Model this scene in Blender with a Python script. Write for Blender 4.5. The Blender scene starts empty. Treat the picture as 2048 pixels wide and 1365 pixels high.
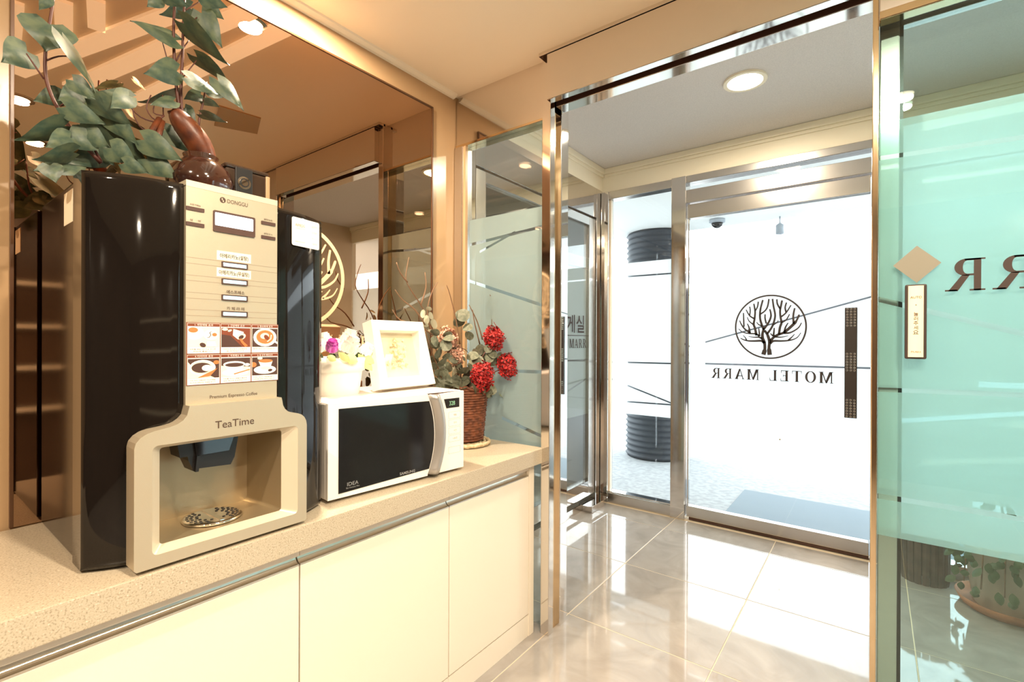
import bpy, bmesh, math, random
from mathutils import Vector, Matrix
random.seed(7)
S = bpy.context.scene
COL = S.collection
# ------------------------------------------------------------------ camera
F = 963.0
YAW, PITCH, ROLL = math.radians(37.0), math.radians(0.1), math.radians(-0.23)
CAM = Vector((0, 0, 1.2))
fw = Vector((-math.sin(YAW)*math.cos(PITCH), math.cos(YAW)*math.cos(PITCH), -math.sin(PITCH)))
r0 = fw.cross(Vector((0, 0, 1))).normalized(); d0 = fw.cross(r0)
RT = r0*math.cos(ROLL)+d0*math.sin(ROLL)
DN = -r0*math.sin(ROLL)+d0*math.cos(ROLL)
def ray(px, py): return RT*((px-1024)/F)+DN*((py-682.5)/F)+fw
def on(px, py, ax, v):
    d = ray(px, py); return CAM+d*((v-CAM[ax])/d[ax])
cd = bpy.data.cameras.new('camera'); cam = bpy.data.objects.new('camera', cd); COL.objects.link(cam)
cd.sensor_fit = 'HORIZONTAL'; cd.sensor_width = 36.0; cd.lens = 36.0*F/2048.0; cd.clip_start = 0.02
M = Matrix((RT, -DN, -fw)).transposed().to_4x4(); M.translation = CAM
cam.matrix_world = M; S.camera = cam
# ------------------------------------------------------------------ world, exposure, lights
S.view_settings.view_transform = 'Standard'; S.view_settings.look = 'None'
S.view_settings.exposure = 0.28; S.view_settings.gamma = 1.0
S.view_settings.use_curve_mapping = False
W = bpy.data.worlds.new('world'); S.world = W; W.use_nodes = True
bg = W.node_tree.nodes['Background']; bg.inputs[0].default_value = (0.86, 0.94, 1.0, 1); bg.inputs[1].default_value = 5.5
WARM = (1.0, 0.82, 0.61)
def area(name, loc, power, size, color, rot=(0, 0, 0), spread=math.pi):
    l = bpy.data.lights.new(name, 'AREA'); l.shape = 'DISK'; l.size = size; l.energy = power; l.color = color; l.spread = spread
    o = bpy.data.objects.new(name, l); COL.objects.link(o); o.location = loc; o.rotation_euler = rot
    return o
ZC, ZV = 2.36, 2.48          # lobby and vestibule ceilings
LOBBY_LAMPS = [(-1.37, 0.83, 34), (0.1, 0.42, 36), (0.74, 0.57, 34), (-0.45, -0.7, 34), (1.1, -0.9, 34)]  # last two are unseen, added behind the camera to light machine front and room
for x, y, p in LOBBY_LAMPS: area('downlight_lamp', (x, y, ZC-.022), p, .075, WARM)
VEST_LAMP = (-0.514, 2.573)
area('vestibule_lamp', (VEST_LAMP[0], VEST_LAMP[1], ZV-.022), 22, .09, (1.0, .86, .66))
# ------------------------------------------------------------------ helpers: materials
MAT = {}
def node_mat(name):
    m = bpy.data.materials.new(name); m.use_nodes = True; MAT[name] = m
    nt = m.node_tree; b = nt.nodes['Principled BSDF']; return m, nt, b
def pbr(name, col, rough=.5, metal=0.0, spec=.5, coat=0.0, noise=None, bump=None, emit=None, sheen=None, trans=None):
    m, nt, b = node_mat(name)
    b.inputs['Base Color'].default_value = (*col, 1); b.inputs['Roughness'].default_value = rough
    b.inputs['Metallic'].default_value = metal; b.inputs['Specular IOR Level'].default_value = spec
    b.inputs['Coat Weight'].default_value = coat; b.inputs['Coat Roughness'].default_value = .04
    if noise:                      # (scale, colour2, detail)
        tc = nt.nodes.new('ShaderNodeTexCoord'); n = nt.nodes.new('ShaderNodeTexNoise'); n.inputs['Scale'].default_value = noise[0]; n.inputs['Detail'].default_value = noise[2]
        r = nt.nodes.new('ShaderNodeValToRGB'); r.color_ramp.elements[0].position = .38; r.color_ramp.elements[1].position = .62
        r.color_ramp.elements[0].color = (*col, 1); r.color_ramp.elements[1].color = (*noise[1], 1)
        nt.links.new(tc.outputs['Object'], n.inputs['Vector']); nt.links.new(n.outputs['Fac'], r.inputs['Fac']); nt.links.new(r.outputs['Color'], b.inputs['Base Color'])
    if bump:                       # (scale, strength)
        tc = nt.nodes.new('ShaderNodeTexCoord'); n = nt.nodes.new('ShaderNodeTexNoise'); n.inputs['Scale'].default_value = bump[0]; n.inputs['Detail'].default_value = 3
        bp = nt.nodes.new('ShaderNodeBump'); bp.inputs['Strength'].default_value = bump[1]; bp.inputs['Distance'].default_value = .002
        nt.links.new(tc.outputs['Object'], n.inputs['Vector']); nt.links.new(n.outputs['Fac'], bp.inputs['Height']); nt.links.new(bp.outputs['Normal'], b.inputs['Normal'])
    if emit:
        b.inputs['Emission Color'].default_value = (*emit[0], 1); b.inputs['Emission Strength'].default_value = emit[1]
    return m
def glass(name, tint, refl=.9):
    m, nt, b = node_mat(name); nt.nodes.remove(b); out = nt.nodes['Material Output']
    t = nt.nodes.new('ShaderNodeBsdfTransparent'); t.inputs[0].default_value = (*tint, 1)
    g = nt.nodes.new('ShaderNodeBsdfGlossy'); g.inputs[0].default_value = (refl, refl, refl, 1); g.inputs['Roughness'].default_value = 0.0
    f = nt.nodes.new('ShaderNodeFresnel')
    ge = nt.nodes.new('ShaderNodeNewGeometry'); ma = nt.nodes.new('ShaderNodeMath'); ma.operation = 'MULTIPLY_ADD'; ma.inputs[1].default_value = 1/1.5-1.5; ma.inputs[2].default_value = 1.5
    nt.links.new(ge.outputs['Backfacing'], ma.inputs[0]); nt.links.new(ma.outputs[0], f.inputs[0])
    mx = nt.nodes.new('ShaderNodeMixShader'); nt.links.new(f.outputs[0], mx.inputs[0]); nt.links.new(t.outputs[0], mx.inputs[1]); nt.links.new(g.outputs[0], mx.inputs[2]); nt.links.new(mx.outputs[0], out.inputs[0])
    return m
def film(name, col, clear, transl=.6):
    m, nt, b = node_mat(name); nt.nodes.remove(b); out = nt.nodes['Material Output']
    d = nt.nodes.new('ShaderNodeBsdfDiffuse'); d.inputs[0].default_value = (*col, 1)
    t = nt.nodes.new('ShaderNodeBsdfTranslucent'); t.inputs[0].default_value = (*col, 1)
    tr = nt.nodes.new('ShaderNodeBsdfTransparent'); tr.inputs[0].default_value = (*col, 1)
    a = nt.nodes.new('ShaderNodeMixShader'); a.inputs[0].default_value = transl; nt.links.new(d.outputs[0], a.inputs[1]); nt.links.new(t.outputs[0], a.inputs[2])
    c = nt.nodes.new('ShaderNodeMixShader'); c.inputs[0].default_value = clear; nt.links.new(a.outputs[0], c.inputs[1]); nt.links.new(tr.outputs[0], c.inputs[2]); nt.links.new(c.outputs[0], out.inputs[0])
    return m
def metal(name, col, rough):
    m, nt, b = node_mat(name); nt.nodes.remove(b); out = nt.nodes['Material Output']
    g = nt.nodes.new('ShaderNodeBsdfGlossy'); g.inputs[0].default_value = (*col, 1); g.inputs['Roughness'].default_value = rough
    nt.links.new(g.outputs[0], out.inputs[0]); return m
def emis(name, col, k):
    m, nt, b = node_mat(name); nt.nodes.remove(b); e = nt.nodes.new('ShaderNodeEmission'); e.inputs[0].default_value = (*col, 1); e.inputs[1].default_value = k
    nt.links.new(e.outputs[0], nt.nodes['Material Output'].inputs[0]); return m
metal('bronze_mirror', (.50, .33, .22), 0.0)
metal('steel', (.78, .74, .70), .07)
metal('steel_brushed', (.66, .62, .58), .22)
metal('chrome', (.86, .84, .82), .03)
metal('gold_steel', (.78, .61, .40), .12)
pbr('tan_lacquer', (.50, .33, .18), .22, spec=.5)
pbr('brown_lip', (.10, .045, .02), .3)
pbr('decal_tan', (.78, .56, .33), .5)
pbr('ceiling_paint', (.88, .78, .61), .35, spec=.4, bump=(60, .05))
pbr('batten_white', (.93, .88, .78), .4, emit=((1, .86, .64), .75))
pbr('vest_paper', (.74, .69, .66), .8, noise=(420, (.62, .58, .56), 2), bump=(500, .5))
pbr('cornice_cream', (.88, .80, .64), .45)
pbr('wall_dark', (.05, .032, .022), .25, noise=(3, (.09, .055, .035), 4))
pbr('wall_beige', (.62, .50, .36), .5, bump=(30, .1))
pbr('wall_grey', (.45, .45, .43), .7, bump=(30, .1))
pbr('cabinet_cream', (.83, .76, .64), .28, spec=.5, bump=(8, .02))
pbr('rail_cream', (.84, .74, .62), .35)
metal('channel_alu', (.72, .68, .60), .3)
pbr('seam_dark', (.03, .02, .015), .8)
pbr('black', (.012, .011, .011), .35)
pbr('black_gloss', (.008, .006, .005), .05, spec=.35)
pbr('brown_panel', (.016, .010, .006), .12, spec=.22)
pbr('champagne', (.53, .455, .335), .36, metal=.45, bump=(900, .12))
pbr('niche_metal_shaded', (.44, .35, .22), .34, metal=.7, bump=(900, .12))  # darker than the champagne front: the niche's shade is put into this colour
pbr('champagne_light', (.68, .60, .46), .35, metal=.3, bump=(900, .08))
pbr('sticker_cream', (.88, .80, .64), .6)
pbr('sticker_white', (.90, .86, .80), .5)
pbr('ink_brown', (.07, .035, .02), .6)
pbr('ink_dark', (.03, .016, .012), .6)
pbr('ink_grey', (.35, .28, .2), .6)
pbr('print_maroon', (.20, .045, .015), .5)
pbr('print_dark', (.07, .03, .02), .5)
pbr('print_cream', (.90, .80, .60), .5)
pbr('print_white', (.93, .89, .80), .5)
pbr('print_orange', (.55, .18, .05), .5)
emis('lcd_glow', (.92, .95, 1.0), 2.2)
emis('digit_green', (.55, .9, .45), .9)
pbr('smoke_plastic', (.05, .03, .02), .1, spec=.5)
pbr('micro_white', (.88, .84, .78), .25)
pbr('micro_silver', (.46, .44, .42), .3, metal=.6)
pbr('micro_window', (.010, .009, .010), .07, spec=.5)
pbr('white_ceramic', (.90, .85, .76), .35)
pbr('frame_white', (.90, .86, .78), .5)
pbr('frame_back', (.84, .74, .52), .7)
pbr('petal_white', (.93, .90, .82), .6)
pbr('petal_purple', (.70, .07, .55), .5, noise=(60, (.85, .25, .70), 2))
pbr('petal_red', (.26, .006, .008), .6, noise=(70, (.48, .02, .018), 2))
pbr('petal_pink', (.55, .27, .19), .6, noise=(60, (.74, .50, .38), 2))
pbr('petal_dried', (.70, .58, .30), .8, noise=(80, (.85, .78, .58), 2))
pbr('leaf_eucalyptus', (.10, .115, .075), .6, noise=(3, (.19, .20, .14), 2))
pbr('leaf_pale', (.45, .45, .33), .6)
pbr('leaf_lime', (.62, .66, .28), .6)
pbr('leaf_vine', (.045, .078, .052), .45, noise=(3, (.10, .13, .072), 3))
pbr('leaf_dark', (.02, .05, .015), .5, noise=(20, (.05, .10, .03), 2))
pbr('stem_red', (.10, .03, .02), .5)
pbr('twig', (.20, .11, .06), .8)
pbr('tuber', (.17, .045, .014), .4, noise=(22, (.06, .016, .008), 4), bump=(60, .4))
pbr('glaze_brown', (.055, .018, .010), .1, coat=.5, noise=(9, (.02, .008, .006), 3))
pbr('wicker', (.22, .07, .03), .6, noise=(50, (.10, .03, .014), 3))
pbr('straw', (.70, .58, .38), .8, noise=(80, (.50, .38, .22), 3))
pbr('diamond_beige', (.20, .19, .15), .5)
pbr('push_cream', (.86, .72, .52), .3)
pbr('mat_grey', (.22, .265, .30), .95, bump=(300, .6))
pbr('concrete', (.42, .425, .43), .9, noise=(25, (.33, .335, .34), 8), bump=(120, .6))
pbr('white_paint', (.85, .85, .83), .7)
pbr('pipe_black', (.035, .04, .05), .55, bump=(20, .3))
pbr('dark_wall', (.05, .05, .055), .9)
pbr('wood_dark', (.07, .035, .025), .6, noise=(18, (.035, .018, .012), 4))
pbr('terracotta', (.45, .17, .08), .7, noise=(18, (.36, .14, .07), 3))
pbr('pot_putty', (.55, .47, .38), .6)
pbr('soil', (.04, .03, .02), .9)
pbr('grey_plastic', (.35, .38, .42), .4)
pbr('slot_dark', (.06, .025, .015), .5)
pbr('grout', (.60, .50, .36), .8)
emis('lamp_lens', (1.0, .86, .62), 14)
glass('glass_clear', (.96, .985, .98))
glass('glass_green', (.84, .955, .955))
glass('glass_smoke', (.93, .965, .955))
film('film_teal', (.79, .945, .955), .34, .74)
film('film_leaf', (.84, .96, .965), .03, .74)
film('film_white', (.90, .95, .96), .02, .7)
film('film_grey', (.46, .51, .50), .10, .5)
# quartz worktop: beige with fine specks
def worktop_mat():
    m, nt, b = node_mat('quartz'); b.inputs['Roughness'].default_value = .3
    tc = nt.nodes.new('ShaderNodeTexCoord'); n = nt.nodes.new('ShaderNodeTexNoise'); n.inputs['Scale'].default_value = 330; n.inputs['Detail'].default_value = 2
    r = nt.nodes.new('ShaderNodeValToRGB'); e = r.color_ramp.elements
    e[0].position = .30; e[0].color = (.32, .26, .18, 1); e[1].position = .46; e[1].color = (.50, .43, .32, 1)
    x = e.new(.66); x.color = (.52, .45, .34, 1); x = e.new(.74); x.color = (.72, .66, .55, 1)
    nt.links.new(tc.outputs['Object'], n.inputs['Vector']); nt.links.new(n.outputs['Fac'], r.inputs['Fac']); nt.links.new(r.outputs['Color'], b.inputs['Base Color'])
worktop_mat()
def tile_mat():
    m, nt, b = node_mat('marble_tile'); b.inputs['Roughness'].default_value = .05; b.inputs['Specular IOR Level'].default_value = .7
    tc = nt.nodes.new('ShaderNodeTexCoord'); oi = nt.nodes.new('ShaderNodeObjectInfo')
    ad = nt.nodes.new('ShaderNodeVectorMath'); ad.operation = 'ADD'; sc = nt.nodes.new('ShaderNodeVectorMath'); sc.operation = 'SCALE'; sc.inputs[0].default_value = (9, 5, 7)
    nt.links.new(oi.outputs['Random'], sc.inputs['Scale']); nt.links.new(tc.outputs['Object'], ad.inputs[0]); nt.links.new(sc.outputs[0], ad.inputs[1])
    n = nt.nodes.new('ShaderNodeTexNoise'); n.inputs['Scale'].default_value = 5; n.inputs['Detail'].default_value = 9; n.inputs['Distortion'].default_value = 1.6
    r = nt.nodes.new('ShaderNodeValToRGB'); e = r.color_ramp.elements; e[0].position = .25; e[0].color = (.27, .245, .225, 1); e[1].position = .75; e[1].color = (.385, .355, .325, 1)
    nt.links.new(ad.outputs[0], n.inputs['Vector']); nt.links.new(n.outputs['Fac'], r.inputs['Fac']); nt.links.new(r.outputs['Color'], b.inputs['Base Color'])
tile_mat()
# ------------------------------------------------------------------ helpers: objects
def root(o):
    while o.parent: o = o.parent
    return o
def tag(o, label=None, cat=None, group=None, kind=None):
    if label: o['label'] = label
    if cat: o['category'] = cat
    if group: o['group'] = group
    if kind: o['kind'] = kind
    return o
def thing(name, loc, label, cat, group=None, kind=None, rotz=0.0):
    o = bpy.data.objects.new(name, None); COL.objects.link(o); o.empty_display_size = .05
    o.location = loc; o.rotation_euler = (0, 0, rotz)
    return tag(o, label, cat, group, kind)
def obj(name, bm, mat, parent=None, smooth=False, local=False):
    """one mesh object; verts given in world coordinates unless local"""
    if parent is not None and not local:
        bmesh.ops.translate(bm, verts=bm.verts, vec=-Vector(root(parent).location))
    bmesh.ops.recalc_face_normals(bm, faces=bm.faces)
    me = bpy.data.meshes.new(name); bm.to_mesh(me); bm.free()
    me.materials.append(MAT[mat])
    if smooth:
        for p in me.polygons: p.use_smooth = True
    o = bpy.data.objects.new(name, me); COL.objects.link(o); o.parent = parent
    return o
def inst(src, parent, mw):
    o = bpy.data.objects.new(src.name.split('.')[0], src); COL.objects.link(o); o.parent = parent
    m = mw.copy(); m.translation = mw.translation-Vector(root(parent).location); o.matrix_local = m
    return o
def add_box(bm, lo, hi, bevel=0.0, seg=2):
    lo, hi = Vector(lo), Vector(hi)
    t = bmesh.new(); bmesh.ops.create_cube(t, size=1)
    bmesh.ops.scale(t, vec=hi-lo, verts=t.verts); bmesh.ops.translate(t, vec=(lo+hi)/2, verts=t.verts)
    if bevel: bmesh.ops.bevel(t, geom=t.edges, offset=bevel, segments=seg, affect='EDGES', profile=.6)
    me = bpy.data.meshes.new('t'); t.to_mesh(me); t.free(); bm.from_mesh(me); bpy.data.meshes.remove(me)
def box(name, lo, hi, mat, parent=None, bevel=0.0, seg=2, local=False):
    bm = bmesh.new(); add_box(bm, lo, hi, bevel, seg); return obj(name, bm, mat, parent, local=local)
def struct(name, lo, hi, mat, label, cat, bevel=0.0):
    return tag(box(name, lo, hi, mat, None, bevel), label, cat, kind='structure')
def add_plate(bm, loops, fn, depth):
    """loops: 2d outlines (first outer, rest holes); fn(u, v, d) -> world point; extruded 0..depth"""
    rings = []
    for lp in loops:
        a = [bm.verts.new(fn(u, v, 0.0)) for u, v in lp]; rings.append(a)
    ed = []
    for a in rings:
        for i in range(len(a)): ed.append(bm.edges.new((a[i], a[(i+1) % len(a)])))
    res = bmesh.ops.triangle_fill(bm, use_beauty=True, edges=ed, use_dissolve=False)
    faces = [g for g in res['geom'] if isinstance(g, bmesh.types.BMFace)]
    if depth:
        vec = Vector(fn(0, 0, depth))-Vector(fn(0, 0, 0))
        ex = bmesh.ops.extrude_face_region(bm, geom=faces, use_keep_orig=True)
        bmesh.ops.translate(bm, vec=vec, verts=[g for g in ex['geom'] if isinstance(g, bmesh.types.BMVert)])
def rrect(u0, v0, u1, v1, r, n=4):
    pts = []
    for cx, cy, a in ((u1-r, v1-r, 0), (u0+r, v1-r, 90), (u0+r, v0+r, 180), (u1-r, v0+r, 270)):
        for i in range(n+1):
            t = math.radians(a+90*i/n); pts.append((cx+r*math.cos(t), cy+r*math.sin(t)))
    return pts
def ell(cu, cv, ru, rv, n=24): return [(cu+ru*math.cos(2*math.pi*i/n), cv+rv*math.sin(2*math.pi*i/n)) for i in range(n)]
def plate(name, loops, fn, depth, mat, parent=None, smooth=False, local=False):
    bm = bmesh.new(); add_plate(bm, loops, fn, depth); return obj(name, bm, mat, parent, smooth, local)
def add_polys(bm, polys, fn, depth=0.0):
    for p in polys:
        vs = [bm.verts.new(fn(u, v, 0)) for u, v in p]
        try: f = bm.faces.new(vs)
        except ValueError: continue
        if depth:
            vec = Vector(fn(0, 0, depth))-Vector(fn(0, 0, 0))
            ex = bmesh.ops.extrude_face_region(bm, geom=[f], use_keep_orig=True)
            bmesh.ops.translate(bm, vec=vec, verts=[g for g in ex['geom'] if isinstance(g, bmesh.types.BMVert)])
def polys(name, ps, fn, depth, mat, parent=None, local=False):
    bm = bmesh.new(); add_polys(bm, ps, fn, depth); return obj(name, bm, mat, parent, local=local)
def add_tube(bm, pts, radii, n=8, cap=True):
    pts = [Vector(p) for p in pts]; rings = []
    if not hasattr(radii, '__len__'): radii = [radii]*len(pts)
    up = None
    for i, p in enumerate(pts):
        t = (pts[min(i+1, len(pts)-1)]-pts[max(i-1, 0)]).normalized()
        if up is None:
            up = Vector((0, 0, 1)) if abs(t.z) < .9 else Vector((1, 0, 0))
        a = t.cross(up).normalized(); b = t.cross(a).normalized(); up = -b if False else up
        rings.append([bm.verts.new(p+(a*math.cos(2*math.pi*k/n)+b*math.sin(2*math.pi*k/n))*radii[i]) for k in range(n)])
    for i in range(len(rings)-1):
        for k in range(n): bm.faces.new((rings[i][k], rings[i][(k+1) % n], rings[i+1][(k+1) % n], rings[i+1][k]))
    if cap:
        bm.faces.new(rings[0][::-1]); bm.faces.new(rings[-1])
def tube(name, pts, radii, mat, parent=None, n=8, local=False):
    bm = bmesh.new(); add_tube(bm, pts, radii, n); return obj(name, bm, mat, parent, True, local)
def smooth_path(pts, k=4):
    pts = [Vector(p) for p in pts]; out = []
    for i in range(len(pts)-1):
        a, b, c, d = pts[max(i-1, 0)], pts[i], pts[i+1], pts[min(i+2, len(pts)-1)]
        for j in range(k):
            t = j/k; out.append(.5*((2*b)+(c-a)*t+(2*a-5*b+4*c-d)*t*t+(3*b-a-3*c+d)*t**3))
    return out+[pts[-1]]
def add_lathe(bm, prof, c=(0, 0, 0), n=32, cap=True):
    c = Vector(c); rings = []
    for r, z in prof: rings.append([bm.verts.new(c+Vector((r*math.cos(2*math.pi*k/n), r*math.sin(2*math.pi*k/n), z))) for k in range(n)])
    for i in range(len(rings)-1):
        for k in range(n): bm.faces.new((rings[i][k], rings[i][(k+1) % n], rings[i+1][(k+1) % n], rings[i+1][k]))
    if cap:
        bm.faces.new(rings[0][::-1]); bm.faces.new(rings[-1])
def lathe(name, prof, c, mat, parent=None, n=32, smooth=True, local=False, cap=True):
    bm = bmesh.new(); add_lathe(bm, prof, c, n, cap); return obj(name, bm, mat, parent, smooth, local)
def ribbon(pts, ws):
    """2d tapered stroke -> list of quads"""
    pts = [Vector((p[0], p[1])) for p in pts]; L = []; R = []
    if not hasattr(ws, '__len__'): ws = [ws]*len(pts)
    if len(ws) == 2: ws = [ws[0]+(ws[1]-ws[0])*i/(len(pts)-1) for i in range(len(pts))]
    for i, p in enumerate(pts):
        t = (pts[min(i+1, len(pts)-1)]-pts[max(i-1, 0)]).normalized(); nn = Vector((-t.y, t.x))*ws[i]/2
        L.append(p+nn); R.append(p-nn)
    return [[tuple(L[i]), tuple(L[i+1]), tuple(R[i+1]), tuple(R[i])] for i in range(len(pts)-1)]
def FY(y, flip=1):      # panels parallel to the X-Z plane, facing the lobby (-Y)
    return lambda u, v, d: Vector((u, y-d, v))
def FX(x):              # panels parallel to the Y-Z plane, facing +X
    return lambda u, v, d: Vector((x+d, u, v))
_fc = {}
def text(name, s, fn, u, v, w=None, h=None, mat='ink_brown', parent=None, depth=.0003, mirror=False, center=True, local=False, bold=0.0):
    key = (s, bold)
    if key not in _fc:
        c = bpy.data.curves.new('t', 'FONT'); c.body = s; c.size = 1; c.offset = bold; c.resolution_u = 3
        o = bpy.data.objects.new('t', c); COL.objects.link(o); bpy.context.view_layer.update()
        me = bpy.data.meshes.new_from_object(o.evaluated_get(bpy.context.evaluated_depsgraph_get()))
        ps = [[(me.vertices[i].co.x, me.vertices[i].co.y) for i in p.vertices] for p in me.polygons]
        bpy.data.objects.remove(o); bpy.data.curves.remove(c); bpy.data.meshes.remove(me); _fc[key] = ps
    ps = _fc[key]
    xs = [q[0] for p in ps for q in p]; ys = [q[1] for p in ps for q in p]
    if not xs: return None
    W0, H0 = max(xs)-min(xs), max(ys)-min(ys)
    su = w/W0 if w else h/H0; sv = h/H0 if h else su
    cx, cy = (max(xs)+min(xs))/2, (max(ys)+min(ys))/2
    m = -1 if mirror else 1
    out = [[(u+m*(q[0]-cx)*su, v+(q[1]-cy)*sv) for q in p] for p in ps]
    bm = bmesh.new()
    for p in out:
        try: bm.faces.new([bm.verts.new(fn(a, b, depth)) for a, b in p])
        except ValueError: pass
    return obj(name, bm, mat, parent, local=local)
# serif capitals, cap height 1
def arc(cx, cy, rx, ry, a0, a1, n): return [(cx+rx*math.cos(math.radians(a0+(a1-a0)*i/n)), cy+ry*math.sin(math.radians(a0+(a1-a0)*i/n))) for i in range(n+1)]
def rc(a, b, c, d): return [(a, b), (c, b), (c, d), (a, d)]
def ringq(o, i): return [[o[k], o[k+1], i[k+1], i[k]] for k in range(len(o)-1)]
def stem(x, w=.21, s=.15): return [rc(x-w/2, 0, x+w/2, 1), rc(x-w/2-s*.6, 0, x+w/2+s*.6, .05), rc(x-w/2-s*.6, .95, x+w/2+s*.6, 1)]
GL = {
 'M': (1.12, stem(.16, .10)+stem(.94, .20)+[[(.10, 1), (.33, 1), (.64, .08), (.50, 0)], [(.50, 0), (.59, .0), (.92, 1), (.83, 1)]]),
 'O': (.98, ringq(arc(.48, .5, .43, .52, 0, 360, 32), arc(.48, .5, .235, .45, 0, 360, 32))),
 'T': (.86, [rc(.32, 0, .52, 1), rc(.24, 0, .60, .05), rc(.03, .94, .81, 1), [(.03, .94), (.09, .94), (.06, .70), (.03, .70)], [(.75, .94), (.81, .94), (.81, .70), (.78, .70)]]),
 'E': (.80, [rc(.13, 0, .33, 1), rc(.05, 0, .72, .06), rc(.05, .94, .70, 1), rc(.3, .49, .52, .55), rc(.50, .38, .54, .66), [(.64, .94), (.70, .94), (.70, .72), (.67, .72)], [(.66, .06), (.72, .06), (.74, .30), (.71, .30)]]),
 'L': (.74, [rc(.13, 0, .33, 1), rc(.05, 0, .68, .06), rc(.05, .95, .40, 1), [(.61, .06), (.68, .06), (.71, .32), (.68, .32)]]),
 'A': (.98, [[(.11, 0), (.21, 0), (.50, 1), (.42, .96)], [(.39, 1), (.54, 1), (.90, 0), (.68, 0)], rc(.24, .29, .70, .37), rc(.02, 0, .29, .05), rc(.60, 0, .96, .05)]),
 'R': (.94, stem(.22, .16)[:2]+[rc(.05, .95, .5, 1)]+ringq(arc(.46, .735, .27, .265, -90, 90, 12), arc(.46, .735, .08, .195, -90, 90, 12))+[rc(.3, .94, .47, 1), rc(.3, .47, .47, .53), [(.38, .50), (.56, .50), (.87, .0), (.65, 0)], rc(.66, 0, .94, .05)]),
 ' ': (.5, [])}
def serif(name, s, fn, u0, v0, w, h, mat, parent, mirror=False, track=.1):
    """u0 = left end of the word as it stands in the picture; w = full width"""
    adv = 0; ps = []
    for ch in s:
        a, g = GL[ch]
        for p in g: ps.append([(adv+x, y) for x, y in p])
        adv += a+track
    adv -= track; k = w/adv
    ps = [[((u0+w-x*k) if mirror else (u0+x*k), v0+y*h) for x, y in p] for p in ps]
    bm = bmesh.new()
    for p in ps:
        try: bm.faces.new([bm.verts.new(fn(a, b, .0004)) for a, b in p])
        except ValueError: pass
    return obj(name, bm, mat, parent)
TREE = [([(715,1180),(742,1080),(735,960),(702,880),(697,800),(715,720),(690,650),(655,540),(648,430),(662,320),(702,178)], [66,44,46,44,40,36,34,32,30,28,26]),
 ([(650,440),(740,380),(790,300),(815,165)], [24,26]), ([(735,970),(680,928),(560,930),(430,928),(340,908),(275,878)], [44,14]),
 ([(395,922),(370,870),(325,825)], [24,10]), ([(695,890),(630,860),(530,860),(430,845)], [34,8]), ([(640,842),(570,800),(430,790),(310,762),(235,700)], [30,12]),
 ([(470,785),(360,710),(290,620),(255,545)], [34,14]), ([(342,665),(335,530),(330,405)], [26,20]), ([(455,775),(440,680),(405,605)], [36,14]),
 ([(585,830),(556,700),(530,620),(546,520),(556,400),(546,320),(530,240)], [40,22]), ([(522,625),(440,560),(405,485)], [24,12]), ([(545,520),(450,460),(380,345)], [28,16]),
 ([(452,452),(462,360),(450,290)], [22,18]), ([(560,372),(600,300),(615,205)], [22,22]), ([(642,845),(635,760),(625,695)], [30,16]), ([(690,655),(620,625),(585,580)], [24,12]),
 ([(712,725),(800,610),(850,500),(850,420),(830,350)], [36,22]), ([(768,612),(745,520),(745,440)], [28,20]),
 ([(835,1182),(820,1060),(828,940),(792,820),(735,735)], [66,44,44,38,34]), ([(785,800),(870,680),(915,560),(930,450),(900,300),(880,165)], [34,26]),
 ([(892,640),(960,600),(990,555)], [22,12]), ([(842,975),(900,930),(1050,928),(1200,915),(1320,870),(1390,780)], [42,10]), ([(1170,912),(1230,860),(1280,805)], [28,10]),
 ([(840,930),(920,850),(1000,810),(1100,770),(1240,650),(1310,570),(1360,460)], [40,40,38,44,44,30,18]), ([(920,855),(1050,858),(1170,835)], [28,8]),
 ([(1080,785),(1200,780),(1340,700),(1400,605)], [34,14]), ([(1262,625),(1255,480),(1280,345)], [34,24]), ([(1100,765),(1120,680),(1165,605)], [34,16]),
 ([(1000,812),(1020,680),(1045,600),(1025,480),(1020,380),(1035,300),(1055,200)], [36,36,32,30,30,30,24]), ([(1045,600),(1130,550),(1190,450)], [28,16]),
 ([(1042,492),(1130,420),(1215,290)], [28,18]), ([(1128,412),(1110,330),(1135,240)], [28,22]), ([(1022,352),(970,260),(960,175)], [26,24]), ([(900,845),(910,760),(915,690)], [34,18]), ([(890,838),(845,790)], [26,14])]
def tree_logo(name, fn, cu, cv, r, mat, parent, ring=.055):
    ps = []
    for pts, ws in TREE:
        sp = smooth_path([((x-828)/668, (672-y)/585, 0) for x, y in pts], 4)
        n = len(sp)
        if len(ws) == 2: w2 = [ws[0]+(ws[1]-ws[0])*i/(n-1) for i in range(n)]
        else: w2 = [ws[min(int(i/4), len(ws)-1)] for i in range(n)]
        ps += ribbon(sp, [w/520 for w in w2])
    ps += ringq(arc(0, 0, 1, 1, 0, 360, 64), arc(0, 0, 1-ring, 1-ring, 0, 360, 64))
    bm = bmesh.new()
    for p in ps:
        try: bm.faces.new([bm.verts.new(fn(cu+a*r, cv+b*r, .0004)) for a, b in p])
        except ValueError: pass
    return obj(name, bm, mat, parent)
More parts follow.
